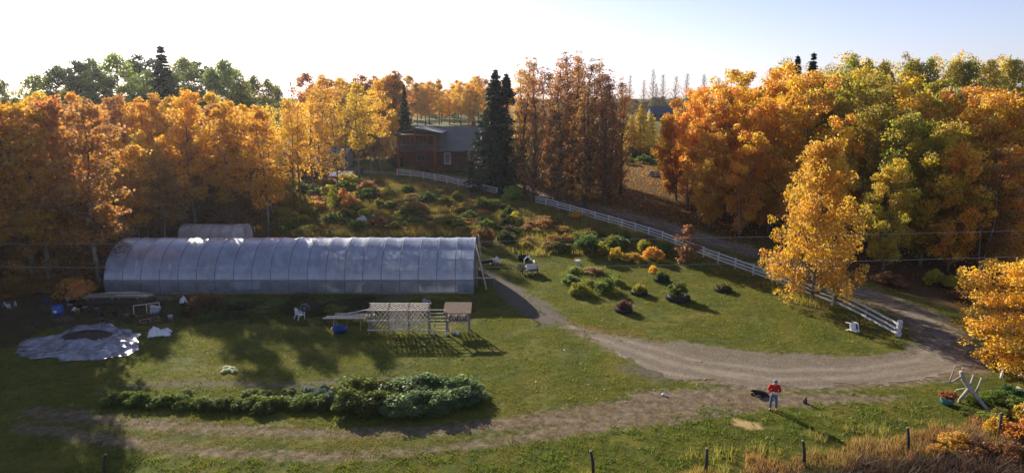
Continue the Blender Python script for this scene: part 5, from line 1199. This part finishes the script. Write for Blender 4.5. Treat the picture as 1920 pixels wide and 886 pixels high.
e = thing('plastic_tub', 'round blue plastic tub on the grass under the trestle table', 'tub', G(637, 622)); mb = MB(); mb.lathe([(.45, 0), (.58, .3), (.62, .32), (.56, .3), (.43, .06)], (0, 0, 0), BLUE, 20); mb.build('body', e); mb = MB(); mb.tube([V((.61 * math.cos(6.283 * k / 20), .61 * math.sin(6.283 * k / 20), .31)) for k in range(20)], .03, BLUE, 6, closed=True); mb.build('rim', e)
# lattice arbour and shingled shelter
g0 = G(692, 626); g1 = G(804, 627); g2 = G(836, 627); g3 = G(880, 627); Yf = g0.y; LW = g1.x - g0.x; LD, LH = .9, 1.9
AR = thing('lattice_arbour', 'arbour of weathered diagonal lattice panels standing in the yard', 'arbour', (g0.x, Yf, 0))
def lattice(mb, o, u, v, w, h, stp, m, both=True, sl=.04, skip=0.0, r=random.Random(3)):
    n = u.cross(v).normalized()
    for sgn in ((1, -1) if both else (1,)):
        k = -h
        while k < w:
            if r.random() >= skip:
                x0, y0, x1, y1 = (k, 0, k + h * .75, h) if sgn > 0 else (k + h * .75, 0, k, h)
                lo, hi = 0., 1.
                for p, q in ((x0, x1),):
                    for lim, sg in ((0, 1), (w, -1)):
                        a, b_ = (p - lim) * sg, (q - lim) * sg
                        if a < 0 and b_ < 0: lo = 2
                        elif a < 0: lo = max(lo, -a / (b_ - a))
                        elif b_ < 0: hi = min(hi, a / (a - b_))
                if lo < hi:
                    A = o + u * (x0 + (x1 - x0) * lo) + v * (y0 + (y1 - y0) * lo); B = o + u * (x0 + (x1 - x0) * hi) + v * (y0 + (y1 - y0) * hi)
                    if (B - A).length > .1: mb.beam(A + n * .012 * sgn, B + n * .012 * sgn, sl, .012, m, up=n)
            k += stp
ux, uz, ud = V((1, 0, 0)), V((0, 0, 1)), V((0, LD, .25)).normalized()
PW = LW / 3
for k in range(3):
    mb = MB(); lattice(mb, V((PW * k + .05, -.1, LH)), ux, ud, PW - .1, 1.05, .27, WOODP, False, .115); mb.build('roof_panel', AR)
    mb = MB(); lattice(mb, V((PW * k + .05, 0, .35)), ux, uz, PW - .1, 1.5, .28, WOODG if k == 0 else WOODP, k == 1, .09, .08); mb.build('front_panel', AR)
mb = MB(); lattice(mb, V((0, LD, .4)), ux, uz, LW, 1.7, .36, WOODP, True, .08); mb.build('back_panel', AR)
for k in range(4):
    for y, h in ((0, LH), (LD, LH + .25)): MB().box((PW * k, y, h / 2), (.08, .08, h), WOODG).build('post', AR)
for y, h in ((-.06, LH), (LD + .06, LH + .23), (-.06, 1.1), (-.06, .35)): MB().beam((-.1, y, h), (LW + .1, y, h), .06, .08, WOODP).build('rail', AR)
mb = MB()
for k in range(7): mb.beam((LW + .05, 0.02, .3 + .27 * k), (g2.x - g0.x, .02, .3 + .27 * k), .05, .05, WOODP)
mb.box((LW + .06, 0, 1.0), (.07, .08, 2.0), WOODG); mb.build('ladder_rails', AR)
SH = thing('shelter', 'small open shelter with a brown shingled roof beside the lattice arbour', 'shelter', (g2.x, Yf, 0)); sw = g3.x - g2.x
for x in (.05, sw - .05):
    for y, h in ((0, 1.8), (1.0, 2.02)): MB().box((x, y, h / 2), (.10, .10, h), WOODG).build('post', SH)
mb = MB(); slab(mb, (-.15, -.3, 1.77), (sw + .15, -.3, 1.77), (sw + .15, 1.25, 2.15), (-.15, 1.25, 2.15), .09, mat('brown_shingles', (.26, .18, .125), .9, .3, 9, .6)); mb.build('roof', SH)
MB().box((sw / 2, .5, 1.05), (sw - .2, 1.0, .06), WOODG).build('shelf', SH); mb = MB(); lattice(mb, V((.1, 1.04, .3)), ux, uz, sw - .2, 1.5, .3, WOODP, True, .07); mb.build('back_panel', SH)
for k in range(16):
    e2 = thing('firewood_log', 'split firewood log stacked on the shelf of the small shelter', 'log', (g2.x + .2 + (sw - .4) * (k % 8) / 7, Yf + .55, 1.15 + .14 * (k // 8)), 0, 'firewood in the shelter'); mb = MB(); mb.tube([(0, -.35, 0), (0, .4, .0)], [.075, .07], WOODP if k % 3 else WOODG, 7); mb.build('log_body', e2)
for k, (px, py, r) in enumerate(((815, 626, .16), (838, 628, .14), (848, 625, .17), (858, 627, .15))):
    e2 = thing('flower_pot', 'small pale pot on the grass under the shingled shelter', 'pot', G(px, py), 0, 'pots under the shelter'); mb = MB(); mb.lathe([(r * .7, 0), (r, r * 1.6), (r * .9, r * 1.6), (r * .7, r * 1.3)], (0, 0, 0), WPLASTIC if k % 2 else CREAM, 12); mb.build('body', e2); mb = MB(); mb.lathe([(r * .7, r * 1.35), (.02, r * 1.4)], (0, 0, 0), SOIL, 10); mb.build('soil', e2)

# ------------------------------------------------------------------ dead branches, pot, birch poles, bench, log pile
DEAD = mat('dead_wood', (.36, .31, .25), .85, .35, 6, .4)
o = G(1813, 752); top = AT(1806, 705, o.y + .4) - o; e = thing('dead_branch', 'bleached forked dead branches propped together beside the golden maple', 'branches', o)
tip = lambda px, py, Y: AT(px, py, Y) - o
hub = tip(1818, 727, o.y)
mb = MB(); mb.tube([tip(1866, 795, o.y - 2.2) * 1.0, tip(1850, 765, o.y - 1.0), hub, tip(1808, 712, o.y + .3), tip(1802, 696, o.y + .3)], [.05, .09, .14, .14, .12], DEAD, 8); mb.build('main_limb', e)
for pts, r in (([hub, tip(1800, 748, o.y - .1), tip(1793, 766, o.y - .2)], (.11, .09, .06)), ([tip(1793, 764, o.y - .2), tip(1774, 768, o.y - .5)], (.06, .03)), ([tip(1806, 704, o.y + .3), tip(1785, 716, o.y + .2), tip(1770, 716, o.y)], (.09, .06, .03)), ([tip(1780, 716, o.y + .1), tip(1786, 700, o.y + .3), tip(1791, 685, o.y + .4)], (.05, .04, .02)), ([hub, tip(1822, 715, o.y + .2), tip(1826, 702, o.y + .3)], (.08, .07, .06)), ([tip(1830, 735, o.y), tip(1836, 722, o.y + .1), tip(1841, 707, o.y + .2)], (.08, .06, .05)), ([hub, tip(1795, 730, o.y + .5), tip(1785, 740, o.y + .9)], (.06, .05, .03)), ([tip(1852, 768, o.y - 1.1), tip(1862, 770, o.y - 1.1)], (.05, .02))):
    MB().tube(pts, list(r), DEAD, 7).build('branch', e)
e = thing('flower_pot', 'round teal pot of orange flowers beside the dead branches', 'pot', G(1775, 757)); mb = MB(); mb.lathe([(.22, 0), (.34, .12), (.38, .3), (.34, .46), (.30, .46), (.30, .40)], (0, 0, 0), TEAL, 18); mb.build('body', e); MB().lathe([(.30, .40), (.02, .44)], (0, 0, 0), SOIL, 12).build('soil', e)
c = link('plant', PROTO['shrub'][1][1], e, (.08, 0, .3)); c.scale = (1.0, .9, .55); c.color = (.36, .15, .05, 1)
for k, (a, b_, l) in enumerate((((1898, 703), (1928, 716), 'white birch pole lying in the grass under the golden maple'), ((1880, 700), (1876, 712), 'short white birch stub standing under the golden maple'), ((1905, 735), (1930, 746), 'second pale pole lying below the white birch pole'))):
    A = G(*a, .35); B = G(*b_, .15); e = thing('birch_pole', l, 'pole', A); MB().tube([(0, 0, 0), B - A], [.09, .07], WHITE if k < 2 else DEAD, 8).build('shaft', e); mb = MB(); mb.tube([(B - A) * .99, (B - A) * 1.02], .065, WOODP, 8); mb.build('cut_end', e)
o = G(958, 333); e = thing('picnic_table', 'grey picnic table in the shade under the twin topped spruce', 'table', o)
MB().box((.5, 0, .75), (2.2, .9, .06), mat('grey_board', (.40, .39, .38), .7, .2)).build('top', e)
for s in (-1, 1):
    MB().box((.5, s * .8, .45), (2.2, .28, .05), WOODG).build('bench_board', e)
    for q in (-1, 1): MB().beam((.5 + s * .8, q * .7, 0), (.5 + s * .8, q * .25, .72), .08, .08, WOODG).build('leg', e)
o = G(948, 346); e = thing('sign_post', 'thin white post standing before the twin topped spruce', 'post', o); MB().box((0, 0, .8), (.14, .14, 1.7), WHITE).build('shaft', e); MB().lathe([(.1, 0), (.01, .12)], (0, 0, 1.65), WHITE, 4).build('cap', e)
for k in range(20):
    i, j = k % 7, k // 7; e2 = thing('cut_log', 'cut log in the dark pile at the garden edge', 'log', G(1228, 330) + V((.36 * i - 1.1 + .18 * j, .1 * j, .17 + .3 * j)), rnd.uniform(-.15, .15), 'log pile at the garden edge'); mb = MB(); mb.tube([(0, -.6, 0), (0, .6, 0)], .17, WOODD, 8); mb.build('bark', e2); mb = MB(); mb.lathe([(.15, 0), (.14, .012)], (0, -.6, 0), WOODP, 8, R=Euler((math.pi / 2, 0, 0)).to_matrix()); mb.build('cut_face', e2)
# stones along the drive edge and white scraps on the lawn
for k in range(12):
    px = rnd.uniform(1100, 1330); py = rnd.uniform(690, 760); e2 = thing('stone', 'small pale stone on the worn track', 'stone', G(px, py), rnd.uniform(0, 6), 'stones on the worn track'); r = rnd.uniform(.03, .08); mb = MB(); mb.lathe([(r * .7, -.02), (r, r * .3), (r * .6, r * .65), (.01, r * .7)], (0, 0, 0), mat('pale_stone', (.42, .38, .33), .9, .25, 9), 7, sx=1.2); mb.build('rock', e2)
for px, py in ((430, 695), (434, 692), (426, 690), (440, 697), (421, 697)):
    bush('spiky', 'pale_weed', 'small pale weed tuft on the lawn above the long bed', 'weed', G(px, py), .45, .25, (.42, .45, .30), 'pale weeds on the lawn')
# power lines across the yard
def wire(label, a, b_, sag, r=.010):
    A, B = AT(*a), AT(*b_); mid = (A + B) / 2; e = thing('power_line', label, 'cable', mid)
    pts = [A.lerp(B, i / 40) - V((0, 0, sag * 4 * (i / 40) * (1 - i / 40))) - mid for i in range(41)]
    ex = (pts[0] - pts[1]) * 12; pts = [pts[0] + ex] + pts + [pts[-1] + (pts[-1] - pts[-2]) * 12]
    MB().tube(pts, r, mat('bright_wire', (.45, .45, .46), .35, .05, 3, metal=.6), 5).build('strand', e)
wire('upper thin wire crossing in front of the greenhouse roof', (-200, 456, 46), (2000, 430, 46), .35)
wire('lower thin wire crossing the greenhouse film', (-200, 497, 40), (2000, 478, 40), .45)

# ------------------------------------------------------------------ haze: a closed box of thin air round everything
hz_ = MB().box((0, 170, 14.5), (800, 420, 33), bpy.data.materials.new('haze_air')).build('haze')
hm = hz_.data.materials[0]; hm.use_nodes = True; t = hm.node_tree; t.nodes.clear()
vo = N(t, 'VolumePrincipled'); vo.inputs['Color'].default_value = (.80, .86, .95, 1); vo.inputs['Density'].default_value = .00011; vo.inputs['Anisotropy'].default_value = .6
ho = N(t, 'OutputMaterial'); t.links.new(vo.outputs[0], ho.inputs['Volume']); tag(hz_, 'thin sunlit autumn haze over the yard and woods', 'haze', kind='stuff')
